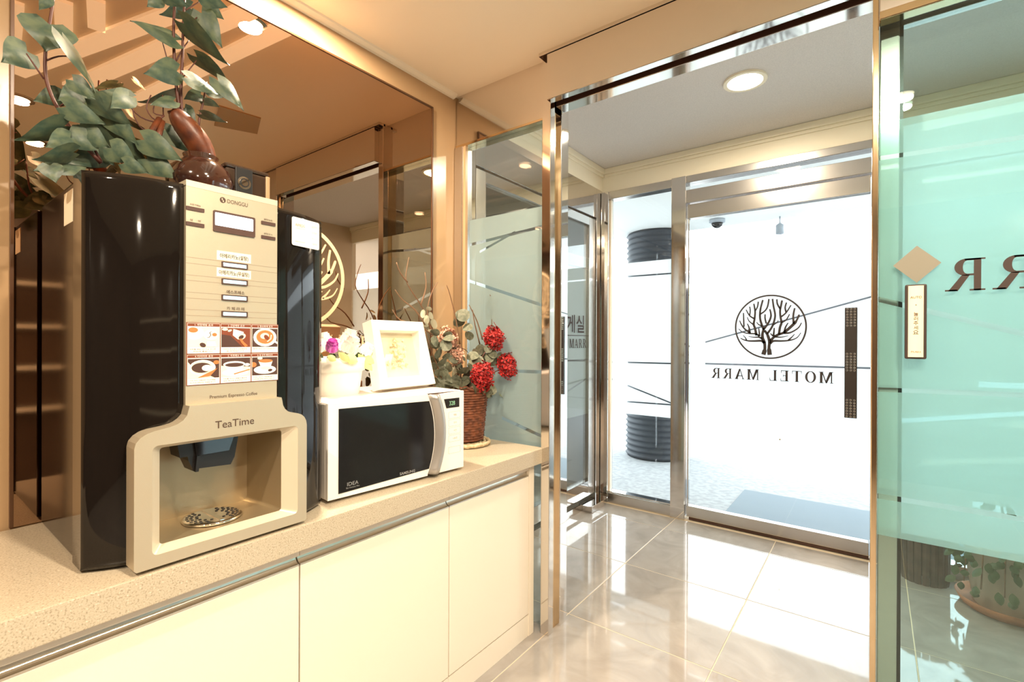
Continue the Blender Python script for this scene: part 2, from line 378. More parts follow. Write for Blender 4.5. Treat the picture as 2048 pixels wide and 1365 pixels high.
# frosted film: a rectangle with clear slits cut out
def clip(poly, a, b, c):       # keep a*x+b*y <= c
    out = []
    for i in range(len(poly)):
        p, q = poly[i], poly[(i+1) % len(poly)]; dp, dq = a*p[0]+b*p[1]-c, a*q[0]+b*q[1]-c
        if dp <= 0: out.append(p)
        if dp*dq < 0:
            t = dp/(dp-dq); out.append((p[0]+(q[0]-p[0])*t, p[1]+(q[1]-p[1])*t))
    return out if len(out) > 2 else None
def film_polys(u0, v0, u1, v1, slits):
    ps = [[(u0, v0), (u1, v0), (u1, v1), (u0, v1)]]
    for (xa, za), (xb, zb), w in slits:
        k = (zb-za)/(xb-xa); n = math.hypot(1, k); new = []
        for p in ps:
            for q in (clip(p, 1, 0, xa), clip(p, -1, 0, -xb)):
                if q: new.append(q)
            m = clip(p, -1, 0, -xa); m = m and clip(m, 1, 0, xb)
            if not m: continue
            c0 = za-k*xa
            for q in (clip(m, -k/n, 1/n, c0/n-w/2), clip(m, k/n, -1/n, -c0/n-w/2)):
                if q: new.append(q)
        ps = new
    return ps
# ================================================================== SETTING
XW = -1.60      # mirror wall plane
YP = 1.646      # front of the partition frame
YF = 3.308      # outer glass front
ZT = 0.757      # worktop
# floor with single tiles
fl = struct('floor', (-1.69, -2.0, -.06), (2.25, 3.36, -.0012), 'grout', 'polished grey beige marble tile floor of lobby and vestibule', 'floor')
bm = bmesh.new(); add_box(bm, (-.2985, -.2985, -.012), (.2985, .2985, 0), .0015, 1)
t0 = obj('tile', bm, 'marble_tile', fl); tm = t0.data; first = True
for i in range(-1, 6):
    for j in range(-7, 4):
        x0, y0 = -1.07+.6*i, 1.84+.6*j
        if x0 > 2.1 or y0 < -2.4 or y0 > 2.9: continue
        if first: o = t0; first = False
        else: o = bpy.data.objects.new('tile', tm); COL.objects.link(o); o.parent = fl
        o.location = (x0+.3, y0+.3, 0)
bm = bmesh.new(); add_box(bm, (-.2985, -.2985, -.012), (.2985, -.082, 0), .0015, 1)
t1 = obj('tile', bm, 'marble_tile', fl); t1.location = (-1.37, 3.34, 0)
for i in range(0, 5):
    o = bpy.data.objects.new('tile', t1.data); COL.objects.link(o); o.parent = fl; o.location = (-.77+.6*i, 3.34, 0)
# ceilings
ce = struct('ceiling', (-1.75, -2.0, ZC), (2.25, 1.70, ZC+.12), 'ceiling_paint', 'cream painted lobby ceiling with pale light strips', 'ceiling')
BAT = [((-.21, .37), (-1.25, .65), .07), ((-.25, .55), (-1.44, .79), .075), ((-.30, .76), (-1.44, .915), .07),
       ((-.42, .335), (-.84, .29), .05), ((-.74, .435), (-.98, .39), .05), ((-.88, .50), (-1.08, .455), .05)]
for a, b, w in BAT:
    polys('light_strip', ribbon([a, b], w), lambda u, v, d: Vector((u, v, ZC-d)), .012, 'batten_white', ce)
plate('tan_ceiling_patch', [[(-.60, 1.03), (-.63, 1.22), (-.42, 1.30), (-.34, 1.11)]], lambda u, v, d: Vector((u, v, ZC-d)), .006, 'tan_lacquer', ce)  # flat tan quad, darker than the ceiling paint around it
struct('ceiling_vestibule', (-1.75, 1.66, ZV), (1.75, 3.36, ZV+.1), 'vest_paper', 'grey speckled papered ceiling of the vestibule', 'ceiling')
# walls
wl = struct('wall_left', (-1.80, -2.0, 0), (XW-.006, 1.735, ZC+.1), 'tan_lacquer', 'tan lacquered left wall behind counter and mirror', 'wall')
bm = bmesh.new()
add_polys(bm, [[(XW-.006, ZC), (XW-.006, ZC-.016), (XW+.006, ZC-.014), (XW+.02, ZC-.006), (XW+.024, ZC)]], lambda u, v, d: Vector((u, -2.0+d, v)), 3.66)
tag(obj('trim_1', bm, 'cornice_cream'), 'thin cream cove moulding between left wall and ceiling', 'moulding', kind='structure')
wr = struct('wall_right', (2.2, -2.0, 0), (2.3, 1.66, ZC+.1), 'wall_dark', 'dark brown panelled wall on the far side of the lobby', 'wall')
for z in (.62, .95, 1.28, 1.62): box('ledge', (2.14, -1.4, z), (2.2, .9, z+.03), 'cornice_cream', wr)
struct('wall_back', (-1.75, -2.12, 0), (2.3, -2.0, ZC+.1), 'wall_dark', 'dark wall at the back of the lobby behind the camera', 'wall')
# vestibule shell
struct('wall_vestibule_right', (1.60, 1.80, 0), (1.72, 3.36, ZV+.05), 'wall_beige', 'beige side wall at the right of the vestibule', 'wall')
def cornice(name, x0, x1, y0, y1, label):
    r = thing(name, (x0, y0, 2.30), label, 'moulding', kind='structure')
    return r
c = thing('trim_2', (-1.6, 3.3, 2.30), 'cream stepped cornice above the glass entrance door', 'moulding', kind='structure')
box('cornice_board', (-1.64, 3.30, 2.303), (1.6, 3.36, ZV), 'cornice_cream', c)
box('cornice_bead', (-1.62, 3.275, 2.44), (1.6, 3.30, ZV), 'cornice_cream', c, .006)
box('cornice_lip', (-1.62, 3.288, 2.42), (1.6, 3.30, 2.44), 'cornice_cream', c, .004)
c = thing('trim_3', (-1.64, 2.5, 2.32), 'cream stepped cornice above the vestibule side door', 'moulding', kind='structure')
box('cornice_board', (-1.72, 1.80, 2.32), (-1.64, 3.36, ZV), 'cornice_cream', c)
box('cornice_bead', (-1.64, 1.80, 2.44), (-1.612, 3.30, ZV), 'cornice_cream', c, .006)
box('cornice_lip', (-1.64, 1.80, 2.42), (-1.626, 3.30, 2.44), 'cornice_cream', c, .004)
struct('wall_over_header', (-1.72, 1.70, ZC-.003), (1.7, 1.79, ZV+.08), 'cornice_cream', 'cream wall strip above the sliding door header', 'wall')
# side room behind the vestibule door
r = thing('wall_side_room', (-2.6, 2.6, 0), 'plain grey side room seen dimly behind frosted vestibule door', 'room', kind='structure')
box('back_wall', (-3.3, 1.75, 0), (-3.2, 3.42, 2.4), 'wall_grey', r); box('end_wall', (-3.2, 1.74, 0), (-1.81, 1.80, 2.4), 'wall_grey', r)
box('end_wall', (-3.2, 3.36, 0), (-1.66, 3.42, 2.4), 'wall_grey', r); box('room_ceiling', (-3.3, 1.74, 2.4), (-1.72, 3.42, 2.46), 'wall_grey', r); box('room_floor', (-3.3, 1.74, -.06), (-1.69, 3.42, 0), 'wall_grey', r)
area('side_room_fill', (-2.5, 2.5, 2.36), 5, .3, (1, .92, .8))  # unseen light, added to brighten the room behind the frosted door
# ---- partition: left fixed pane above the counter
w1 = thing('window_1', (-1.32, 1.70, 0), 'frosted fixed glass pane behind the flower basket', 'window', kind='structure')
box('wall_post', (XW-.003, 1.665, 0), (-1.552, 1.735, 2.112), 'steel_brushed', w1, .002)
box('corner_strip', (-1.552, 1.672, 0), (-1.538, 1.69, 2.118), 'tan_lacquer', w1, .002)
box('head_strip', (-1.60, 1.670, 2.112), (-1.09, 1.735, 2.124), 'gold_steel', w1, .002)
box('header_panel', (-1.60, 1.678, 2.124), (-1.09, 1.76, ZC), 'steel', w1)
box('pane', (-1.54, 1.694, 0.0), (-1.085, 1.702, 2.112), 'glass_smoke', w1)
polys('frosted_film', film_polys(-1.538, .667, -1.092, 1.768, [((-1.538, 1.652), (-1.092, 1.684), .013), ((-1.475, 1.612), (-1.27, 1.678), .010), ((-1.538, 1.480), (-1.092, 1.338), .014), ((-1.538, 1.060), (-1.092, 1.066), .014), ((-1.34, .85), (-1.092, .785), .014)]), FY(1.7045), 0, 'film_grey', w1)
# ---- sliding door frame: left post, header, right jamb
p = thing('trim_4', (-1.07, 1.7, 0), 'polished steel door post with a groove beside the counter end', 'door post', kind='structure')
box('front_face', (-1.09, YP, 0), (-1.05, 1.680, ZC+.004), 'steel', p, .002)
box('back_face', (-1.09, 1.733, 0), (-1.05, 1.79, ZC+.004), 'chrome', p, .003)
box('groove', (-1.09, 1.680, 0), (-1.066, 1.733, 2.16), 'gold_steel', p)
h = thing('trim_5', (-.52, 1.68, 2.16), 'steel sliding door header with a dark track slot underneath', 'door header', kind='structure')
box('front_panel', (-1.05, 1.618, 2.16), (0.0, 1.652, 2.342), 'steel', h, .002)
box('top_strip', (-1.09, 1.618, 2.346), (2.2, 1.66, ZC), 'steel', h, .001)
box('back_panel', (-1.05, 1.690, 2.16), (0.0, 1.752, ZC), 'steel', h, .002)
box('track_slot', (-1.05, 1.652, 2.185), (0.0, 1.690, 2.20), 'slot_dark', h)
box('slot_side', (-1.05, 1.6895, 2.162), (0.0, 1.6902, 2.2), 'slot_dark', h); box('slot_side', (-1.05, 1.6518, 2.162), (0.0, 1.6525, 2.2), 'slot_dark', h)
lathe('screw', [(.006, 0), (.006, .0015), (.003, .002)], (0, 0, 0), 'gold_steel', h).matrix_local = Matrix.Translation(Vector((-1.042, 1.618, 2.20))-h.location) @ Matrix.Rotation(math.pi/2, 4, 'X')
box('side_panel', (0.006, 1.628, 2.085), (2.2, 1.66, 2.346), 'steel_brushed', h, .002)
box('lower_lip', (0.006, 1.622, 2.062), (2.2, 1.66, 2.085), 'gold_steel', h, .003)
p = thing('trim_6', (0, 1.7, 0), 'slim polished steel jamb between door opening and teal glass', 'door jamb', kind='structure')
box('front_face', (-.008, YP, 0), (.0055, 1.665, 2.16), 'gold_steel', p, .002); box('back_face', (-.006, 1.668, 0), (.0055, 1.74, 2.16), 'steel', p)
# ---- right fixed pane with lettering, sliding leaf behind it
w2 = thing('window_2', (.6, 1.66, 0), 'teal frosted fixed glass pane with mirrored brown lettering', 'window', kind='structure')
box('pane', (.006, 1.656, .004), (1.12, 1.664, 2.064), 'glass_green', w2)
polys('frosted_film', film_polys(.007, .669, 1.119, 1.800, [((.007, 1.705), (1.119, 1.66), .012), ((.007, 1.317), (1.119, .93), .014), ((.007, 1.068), (1.119, 1.086), .012), ((.007, .775), (1.119, .770), .014)]), FY(1.666), 0, 'film_teal', w2)
serif('lettering', 'MOTEL MARR', FY(1.6555), .143, 1.329, .83, .081, 'ink_dark', w2, mirror=True)
box('end_post', (1.12, YP, 0), (1.17, 1.74, 2.35), 'steel', w2, .003)
for k in range(1, 3): box('pane', (1.17+.5*(k-1), 1.656, .004), (1.17+.5*k, 1.664, 2.064), 'glass_green', w2)
polys('frosted_film', film_polys(1.17, .669, 2.19, 1.80, [((1.17, 1.3), (2.19, 1.0), .014), ((1.17, 1.08), (2.19, 1.09), .012)]), FY(1.666), 0, 'film_teal', w2)
dr = thing('door_1', (.55, 1.72, 0), 'automatic sliding glass leaf parked open behind the teal pane', 'door', kind='structure')
box('stile', (.008, 1.700, .01), (.052, 1.732, 2.15), 'steel_brushed', dr, .003)
box('stile', (1.0, 1.700, .01), (1.045, 1.732, 2.15), 'steel_brushed', dr, .003)
box('top_rail', (.052, 1.702, 2.07), (1.0, 1.730, 2.15), 'steel_brushed', dr, .002); box('bottom_rail', (.052, 1.702, .01), (1.0, 1.730, .09), 'steel_brushed', dr, .002)
box('edge_seal', (.052, 1.708, .09), (.06, 1.724, 2.07), 'black', dr); box('pane', (.06, 1.712, .09), (1.0, 1.720, 2.07), 'glass_clear', dr)
polys('frosted_film', film_polys(.06, .669, 1.0, 1.800, [((.06, 1.676), (1.0, 1.66), .012), ((.06, .98), (1.0, 1.15), .012), ((.205, .780), (.285, .772), .016), ((.215, 1.090), (.36, 1.091), .014)]), FY(1.7225), 0, 'film_leaf', dr)
# ---- outer facade
w3 = thing('window_3', (-1.34, 3.33, 0), 'narrow frosted side glass left of the entrance door', 'window', kind='structure')
box('post', (-1.635, 3.27, 0), (-1.578, 3.36, 2.303), 'steel', w3, .003); box('bead', (-1.578, 3.30, .075), (-1.568, 3.33, 2.245), 'rail_cream', w3, .002)
box('sill', (-1.578, 3.275, 0), (-1.108, 3.36, .075), 'steel_brushed', w3, .003); box('sill_top', (-1.578, 3.285, .075), (-1.108, 3.35, .083), 'chrome', w3)
box('head', (-1.578, 3.28, 2.245), (-1.108, 3.36, 2.303), 'steel_brushed', w3, .003)
box('pane', (-1.57, YF, .083), (-1.108, YF+.008, 2.245), 'glass_clear', w3)
polys('frosted_film', film_polys(-1.566, .666, -1.109, 1.766, [((-1.566, 1.669), (-1.109, 1.666), .011), ((-1.566, 1.040), (-1.109, 1.043), .011), ((-1.566, .912), (-1.109, .766), .011), ((-1.566, .752), (-1.109, .758), .011)]), FY(YF+.0095), 0, 'film_white', w3)
box('mullion', (-1.108, 3.262, 0), (-1.012, 3.36, 2.303), 'steel', w3, .004)
h = thing('trim_7', (-.5, 3.3, 2.12), 'brushed steel double header bar over the entrance door', 'door header', kind='structure')
box('upper_bar', (-1.012, 3.27, 2.256), (1.0, 3.36, 2.303), 'steel_brushed', h, .003); box('lower_bar', (-1.012, 3.27, 2.122), (1.0, 3.36, 2.208), 'steel_brushed', h, .003)
box('transom_pane', (-1.012, YF, 2.208), (1.0, YF+.008, 2.256), 'glass_clear', h)
lathe('latch_knob', [(.014, 0), (.014, .006), (.006, .010)], (0, 0, 0), 'gold_steel', h, 16).matrix_local = Matrix.Translation(Vector((-.06, 3.27, 2.10))-h.location) @ Matrix.Rotation(math.pi/2, 4, 'X')
d2 = thing('door_2', (-.515, 3.31, 0), 'clear glass entrance door with tree emblem and steel rails', 'door', kind='structure')
box('top_rail', (-1.006, 3.285, 2.020), (-.022, 3.335, 2.114), 'steel_brushed', d2, .003); box('bottom_rail', (-1.006, 3.285, .022), (-.022, 3.335, .094), 'steel_brushed', d2, .003)
box('door_sweep', (-.99, 3.288, .004), (-.022, 3.325, .022), 'slot_dark', d2); box('edge_strip', (-1.006, 3.300, .094), (-.998, 3.322, 2.02), 'chrome', d2)
box('pane', (-1.0, YF, .094), (-.018, YF+.010, 2.02), 'glass_clear', d2)
polys('frosted_film', film_polys(-.997, .666, -.016, 1.766, [((-.997, 1.163), (-.016, 1.448), .010), ((-.997, 1.049), (-.016, 1.053), .011), ((-.997, 1.667), (-.82, 1.672), .008), ((-.11, 1.657), (-.016, 1.638), .008)]), FY(YF+.0115), 0, 'film_white', d2)
tree_logo('tree_emblem', FY(YF-.0004), -.516, 1.288, .1975, 'ink_dark', d2, .05)
serif('lettering', 'MOTEL MARR', FY(YF-.0004), -.857, .958, .670, .066, 'ink_dark', d2, mirror=True, track=.16)
hd = box('handle_plate', (-.136, YF-.02, .771), (-.078, YF-.002, 1.39), 'ink_dark', d2, .003)
bm = bmesh.new(); add_lathe(bm, [(.0054, 0), (.0054, .002), (.0036, .003)], n=10); stud = bmesh.new(); me = bpy.data.meshes.new('stud'); bm.to_mesh(me); bm.free(); me.materials.append(MAT['chrome']); stud.free()
for z0 in (1.292, 1.041, .782):
    for i in range(3):
        for j in range(7):
            o = bpy.data.objects.new('stud', me); COL.objects.link(o); o.parent = hd
            o.matrix_local = Matrix.Translation(Vector((-.124+.017*i, YF-.02, z0+.0155*j-.003))-d2.location) @ Matrix.Rotation(math.pi/2, 4, 'X')
# right of the door
w4 = thing('window_4', (.5, 3.33, 0), 'wide side glass right of the entrance door', 'window', kind='structure')
box('mullion', (-.018, 3.262, 0), (.06, 3.36, 2.256), 'steel', w4, .004); box('sill', (.06, 3.275, 0), (1.6, 3.36, .075), 'steel_brushed', w4, .003)
box('pane', (.06, YF, .075), (1.6, YF+.008, 2.303), 'glass_clear', w4)
polys('frosted_film', film_polys(.062, .666, 1.59, 1.766, [((.062, 1.05), (1.59, 1.05), .011)]), FY(YF+.0095), 0, 'film_white', w4)
# ---- vestibule side door (x = -1.64)
d3 = thing('door_3', (-1.66, 2.5, 0), 'frosted glass side door with dark lettering in steel frame', 'door', kind='structure')
box('jamb', (-1.70, 3.205, 0), (-1.638, 3.30, 2.32), 'steel', d3, .003); box('jamb', (-1.70, 1.79, 0), (-1.638, 1.86, 2.32), 'steel', d3, .003)
box('head', (-1.70, 1.86, 2.10), (-1.638, 3.205, 2.32), 'steel', d3, .003)
box('stile', (-1.69, 3.105, .08), (-1.645, 3.198, 2.09), 'steel_brushed', d3, .003); box('stile', (-1.69, 1.87, .08), (-1.645, 1.95, 2.09), 'steel_brushed', d3, .003)
box('top_rail', (-1.69, 1.95, 2.03), (-1.645, 3.105, 2.09), 'steel', d3, .003); box('bottom_rail', (-1.69, 1.95, .08), (-1.645, 3.105, .19), 'steel', d3, .003)
box('threshold', (-1.70, 1.86, 0), (-1.638, 3.205, .05), 'steel', d3, .002)
box('pane', (-1.668, 1.95, .19), (-1.660, 3.105, 2.03), 'glass_clear', d3)
polys('frosted_film', film_polys(1.95, .667, 3.105, 1.80, [((1.95, 1.068), (3.105, 1.060), .012), ((1.95, .62), (3.105, .92), .012), ((1.95, 1.70), (3.105, 1.72), .010)]), FX(-1.6695), 0, 'film_grey', d3)
FD = FX(-1.6594)
text('lettering', '휴게실', FD, 2.87, 1.315, w=.375, h=.125, mat='ink_dark', parent=d3, bold=.012)
box('lettering_rule', (-1.6597, 2.52, 1.232), (-1.6592, 3.165-.065, 1.237), 'ink_dark', d3)
serif('lettering', 'MOTEL MARR', FD, 2.535, 1.148, .555, .062, 'ink_dark', d3)
hg = box('floor_pivot', (-1.638, 3.0, .0), (-1.56, 3.19, .052), 'steel_brushed', d3, .004)
plate('pivot_cover', [rrect(-1.655, 2.96, -1.545, 3.235, .03)], lambda u, v, d: Vector((u, v, .052+d)), .006, 'chrome', d3)
# ---- outside
struct('ground', (-9, 3.36, -.12), (9, 22, -.03), 'concrete', 'pale sunlit concrete forecourt outside the entrance', 'ground')
struct('canopy', (-5, 3.36, 2.345), (5, 5.1, 2.55), 'white_paint', 'white canopy soffit over the forecourt', 'canopy')
struct('wall_outside', (-2.6, 9.6, -.03), (8.5, 9.9, 2.25), 'dark_wall', 'dark boundary wall far across the forecourt', 'wall')
# corrugated column
prof = []
z = -.03
while z < 2.34:
    for a, rr in ((0, .296), (.3, .302), (.5, .315), (.7, .302)):
        if z+a*.058 < 2.345: prof.append((rr, z+a*.058))
    z += .058
prof.append((.296, 2.345))
co = lathe('ribbed_column', prof, (-1.875, 5.06, 0), 'pipe_black', None, 40); tag(co, 'black ribbed pipe column outside the narrow side glass', 'column')
tag(box('door_mat', (-.85, 3.42, -.03), (.75, 4.31, -.018), 'mat_grey', None, .004), 'grey ribbed door mat on concrete outside entrance', 'mat')
k = thing('dome_camera', (-1.19, 4.78, 2.345), 'small grey dome security camera under the white canopy', 'camera')
lathe('base', [(.07, 0), (.07, -.03), (.055, -.035)], (-1.19, 4.78, 2.345), 'grey_plastic', k, 20); lathe('dome', [(.052, -.034), (.045, -.06), (.025, -.078), (.006, -.084)], (-1.19, 4.78, 2.345), 'micro_window', k, 20)
k = thing('canopy_lamp', (-.70, 5.0, 2.345), 'small grey hanging canopy lamp seen through entrance door top', 'lamp')
tube('cord', [(-.70, 5.0, 2.345), (-.70, 5.0, 2.28)], .006, 'grey_plastic', k); lathe('lamp_head', [(.01, .0), (.035, -.02), (.035, -.10), (.02, -.105)], (-.70, 5.0, 2.285), 'grey_plastic', k, 16)
# downlights
for x, y, pw in LOBBY_LAMPS:
    k = thing('downlight', (x, y, ZC), {0: 'recessed downlight above the microwave, mirrored at top of mirror', 1: 'recessed downlight mirrored at left mirror edge and in teal glass', 2: 'recessed downlight mirrored lowest at the left mirror edge', 3: 'added unseen downlight behind the camera nearer the counter', 4: 'added unseen downlight behind the camera nearer the dark wall'}[LOBBY_LAMPS.index((x, y, pw))], 'downlight', 'lobby ceiling downlights')
    plate('trim_ring', [ell(x, y, .058, .058), ell(x, y, .042, .042)], lambda u, v, d: Vector((u, v, ZC-d)), .008, 'steel_brushed', k); plate('lens', [ell(x, y, .041, .041)], lambda u, v, d: Vector((u, v, ZC-.001-d)), .003, 'lamp_lens', k)
x, y = VEST_LAMP; k = thing('ceiling_lamp', (x, y, ZV), 'bright round downlight in the grey vestibule ceiling', 'downlight')
plate('trim_ring', [ell(x, y, .098, .098), ell(x, y, .080, .080)], lambda u, v, d: Vector((u, v, ZV-d)), .010, 'cornice_cream', k); plate('lens', [ell(x, y, .079, .079)], lambda u, v, d: Vector((u, v, ZV-.001-d)), .003, 'lamp_lens', k)
# ================================================================== COUNTER
XF = -1.116
BND = [1.600, 1.142, .626, .110, -.406]
for i in range(4):
    y1, y0 = BND[i], BND[i+1]
    k = thing('base_cabinet', (-1.35, (y0+y1)/2, 0), ['cream base cabinet below the microwave end, next to steel door post', 'cream base cabinet under the microwave and coffee machine gap', 'cream base cabinet directly under the coffee machine', 'cream base cabinet cut off at lower left corner'][i], 'cabinet', 'base cabinets under the worktop')
    box('body', (XW+.004, y0+.0005, .089), (XF-.022, y1-.0005, .676), 'cabinet_cream', k)
    box('plinth', (XW+.004, y0+.0005, 0), (XF-.002, y1-.0005, .086), 'cabinet_cream', k)
    dd = box('door', (XF-.020, y0+.0018, .091), (XF, y1-.0018, .648), 'cabinet_cream', k, .0015)
    # aluminium J channel on the door top: concave strip
    pts = [(XF-.001, .648), (XF-.001, .6525), (XF-.003, .6525)]+[(XF-.003-.014*math.sin(math.radians(a)), .6525+.017*(1-math.cos(math.radians(a)))) for a in range(10, 91, 16)]+[(XF-.020, .6695), (XF-.020, .648)]
    bm = bmesh.new(); add_polys(bm, [pts], lambda u, v, d: Vector((u, y0+.0018+d, v)), y1-y0-.0036); obj('finger_channel', bm, 'channel_alu', k)
    box('top_rail', (XF-.020, y0+.0005, .672), (XF-.001, y1-.0005, .690), 'rail_cream', k, .001)
k = tag(box('end_panel', (XW+.004, 1.600, 0), (XF+.001, 1.634, .690), 'cabinet_cream', None, .001), 'narrow cream end panel closing the cabinet row at door post', 'panel')
wt = thing('worktop', (-1.34, .6, .697), 'speckled beige stone worktop along the mirror wall', 'worktop')
box('slab', (XW+.003, -.406, .697), (-1.085, 1.664, ZT), 'quartz', wt, .002)
box('shadow_gap', (XW+.01, -.406, .690), (-1.122, 1.634, .697), 'seam_dark', wt)
# mirror
mi = thing('wall_mirror', (XW, .86, .76), 'large bronze tinted wall mirror with tan tree decal above counter', 'mirror')
box('glass', (XW-.005, .197, ZT+.002), (XW, 1.516, 2.245), 'bronze_mirror', mi)
for lo, hi in (((XW-.006, 1.516, ZT+.002), (XW+.004, 1.523, 2.252)), ((XW-.006, .190, ZT+.002), (XW+.004, .197, 2.252)), ((XW-.006, .197, 2.245), (XW+.004, 1.516, 2.252))): box('frame_lip', lo, hi, 'brown_lip', mi, .001)
tree_logo('tree_decal', FX(XW+.0006), .885, 1.425, .185, 'decal_tan', mi, .075)
serif('lettering_decal', 'MOTEL', FX(XW+.0006), .62, 1.155, .30, .062, 'decal_tan', mi); serif('lettering_decal', 'MARR', FX(XW+.0006), .96, 1.155, .23, .062, 'decal_tan', mi)
# ================================================================== COFFEE MACHINE
ZB = ZT+.006
cm = thing('coffee_machine', (-1.34, .475, ZT), 'tall black and champagne coffee vending machine on the worktop', 'coffee machine')
for yy in (.27, .68):
    for xx in (-1.52, -1.20): lathe('foot', [(.016, 0), (.016, .0065)], (xx, yy, ZT), 'black', cm, 12)
box('body', (-1.575, .240, ZB), (-1.245, .712, 1.512), 'brown_panel', cm, .004)
# black convex fascia columns: plan profile swept in z
def column(ys, xs, z1, ycut, name):
    """outer edge ys[0], inner edge ys[1]; below the shoulder the inner edge steps back to ycut"""
    n = 12; lv = [(ZB, .012, ycut), (ZB+.006, .003, ycut), (ZB+.014, 0, ycut), (.985, 0, ycut)]
    for i in range(1, 6): lv.append((.985+.075*i/6, 0, ycut+(ys[1]-ycut)*(.5-.5*math.cos(math.pi*i/6))))
    lv += [(1.06, 0, ys[1]), (z1-.014, 0, ys[1]), (z1-.006, .003, ys[1]), (z1, .012, ys[1])]
    bm = bmesh.new(); rings = []
    for z, ins, yi in lv:
        pts = []
        for i in range(n+1):
            y = ys[0]+(yi-ys[0])*i/n; t = (y-ys[0])/(ys[1]-ys[0])
            pts.append((y, xs[0]+(xs[1]-xs[0])*max(0, math.sin(t*math.pi/2))**.8))
        rings.append([bm.verts.new((x-ins*(.6 if 0 < j < n else .3), y, z)) for j, (y, x) in enumerate(pts)]+[bm.verts.new((-1.246, pts[-1][0], z)), bm.verts.new((-1.246, pts[0][0], z))])
    m = len(rings[0])
    for a, b in zip(rings[:-1], rings[1:]):
        for k in range(m): bm.faces.new((a[k], a[(k+1) % m], b[(k+1) % m], b[k]))
    bm.faces.new(rings[0]); bm.faces.new(rings[-1])
    o = obj(name, bm, 'black_gloss', cm)
    for p in o.data.polygons: p.use_smooth = abs(p.normal.z) < .3 and p.normal.x > .2
    return o
column((.234, .382), (-1.185, -1.122), 1.516, .300, 'side_column')
column((.717, .564), (-1.175, -1.122), 1.512, .620, 'side_column')
# champagne front: narrow above, shoulders, wide below with a dispensing niche
YC = .4725
def sh(y0, y1, z0, z1, n=6):       # s-curve of the shoulder
    return [(y0+(y1-y0)*(3*t*t-2*t**3), z0+(z1-z0)*(t+.11*math.sin(2*math.pi*t))) for t in [i/n for i in range(n+1)]]
UP = -1.112
plate('upper_panel', [[(.380, 1.05), (.566, 1.05), (.566, 1.510), (.560, 1.520), (.388, 1.520), (.380, 1.512)]], FX(-1.135), .023, 'champagne', cm)
plate('top_lip', [[(.380, 1.510), (.566, 1.510), (.566, 1.5225), (.380, 1.5225)]], FX(-1.150), .0385, 'champagne_light', cm)
lo = [(.294, ZB+.002), (.624, ZB+.002), (.628, ZB+.006), (.628, .975)]+sh(.628, .568, .995, 1.058, 10)+[(.566, 1.066), (.380, 1.066)]+sh(.378, .290, 1.058, .995, 10)+[(.290, .975), (.290, ZB+.006)]
NI = (.335, .800, .575, .988)
NO = (.318, .788, .606, .996)
bm = bmesh.new()
add_plate(bm, [lo, rrect(*NO, .010)], FX(-1.135), .045)
obj('lower_front', bm, 'champagne', cm)
# bevelled niche surround and niche walls
def loopq(bm, a, xa, b, xb):
    A = [bm.verts.new((xa, u, v)) for u, v in a]; B = [bm.verts.new((xb, u, v)) for u, v in b]
    for i in range(len(A)): bm.faces.new((A[i], A[(i+1) % len(A)], B[(i+1) % len(B)], B[i]))
    return B
bm = bmesh.new(); loopq(bm, rrect(*NO, .010), -1.0905, rrect(*NI, .006), -1.108); obj('niche_surround', bm, 'champagne_light', cm)
bm = bmesh.new(); loopq(bm, rrect(*NI, .006), -1.108, rrect(NI[0]+.004, NI[1]+.004, NI[2]-.02, NI[3]-.002, .012), -1.235); obj('niche_walls', bm, 'niche_metal_shaded', cm, True)
plate('niche_back', [rrect(NI[0]+.004, NI[1]+.004, NI[2]-.02, NI[3]-.002, .012)], FX(-1.238), .003, 'niche_metal_shaded', cm)
# nozzle
nz = [(.375, .985), (.380, .955), (.394, .955), (.396, .945), (.405, .922), (.412, .922), (.414, .926), (.478, .922), (.486, .938), (.494, .985)]
plate('nozzle', [nz], FX(-1.19), .05, 'black', cm)
plate('nozzle_cover', [[(.404, .985), (.408, .955), (.472, .955), (.482, .985)]], FX(-1.14), .006, 'black_gloss', cm)
plate('nozzle_lip', [[(.405, .922), (.411, .922), (.414, .952), (.408, .955)]], FX(-1.14), .010, 'black', cm)
# drip grate
dg = lathe('drip_grate', [(.058, .0), (.058, .004), (.052, .0055), (.018, .0045)], (-1.175, .455, .803), 'chrome', cm, 32)
bm = bmesh.new()
for r in (.030, .040, .048):
    n = int(r*520)
    for i in range(n):
        a = 2*math.pi*i/n
        if abs(math.sin(a)) < .35: continue
        add_lathe(bm, [(.0032, .0), (.0032, .0012)], (-1.175+r*math.cos(a), .455+r*math.sin(a), .8078), 8)
obj('drain_hole', bm, 'black', dg)
bm = bmesh.new(); add_box(bm, (-1.225, .451, .8075), (-1.125, .459, .8095)); obj('grate_bar', bm, 'chrome', dg)
for yy in (.400, .455, .512): lathe('rivet', [(.003, 0), (.002, .001)], (0, 0, 0), 'gold_steel', cm, 8).matrix_local = Matrix.Translation(Vector((-1.0905, yy, .778))-cm.location) @ Matrix.Rotation(math.pi/2, 4, 'Y')
P = FX(UP)
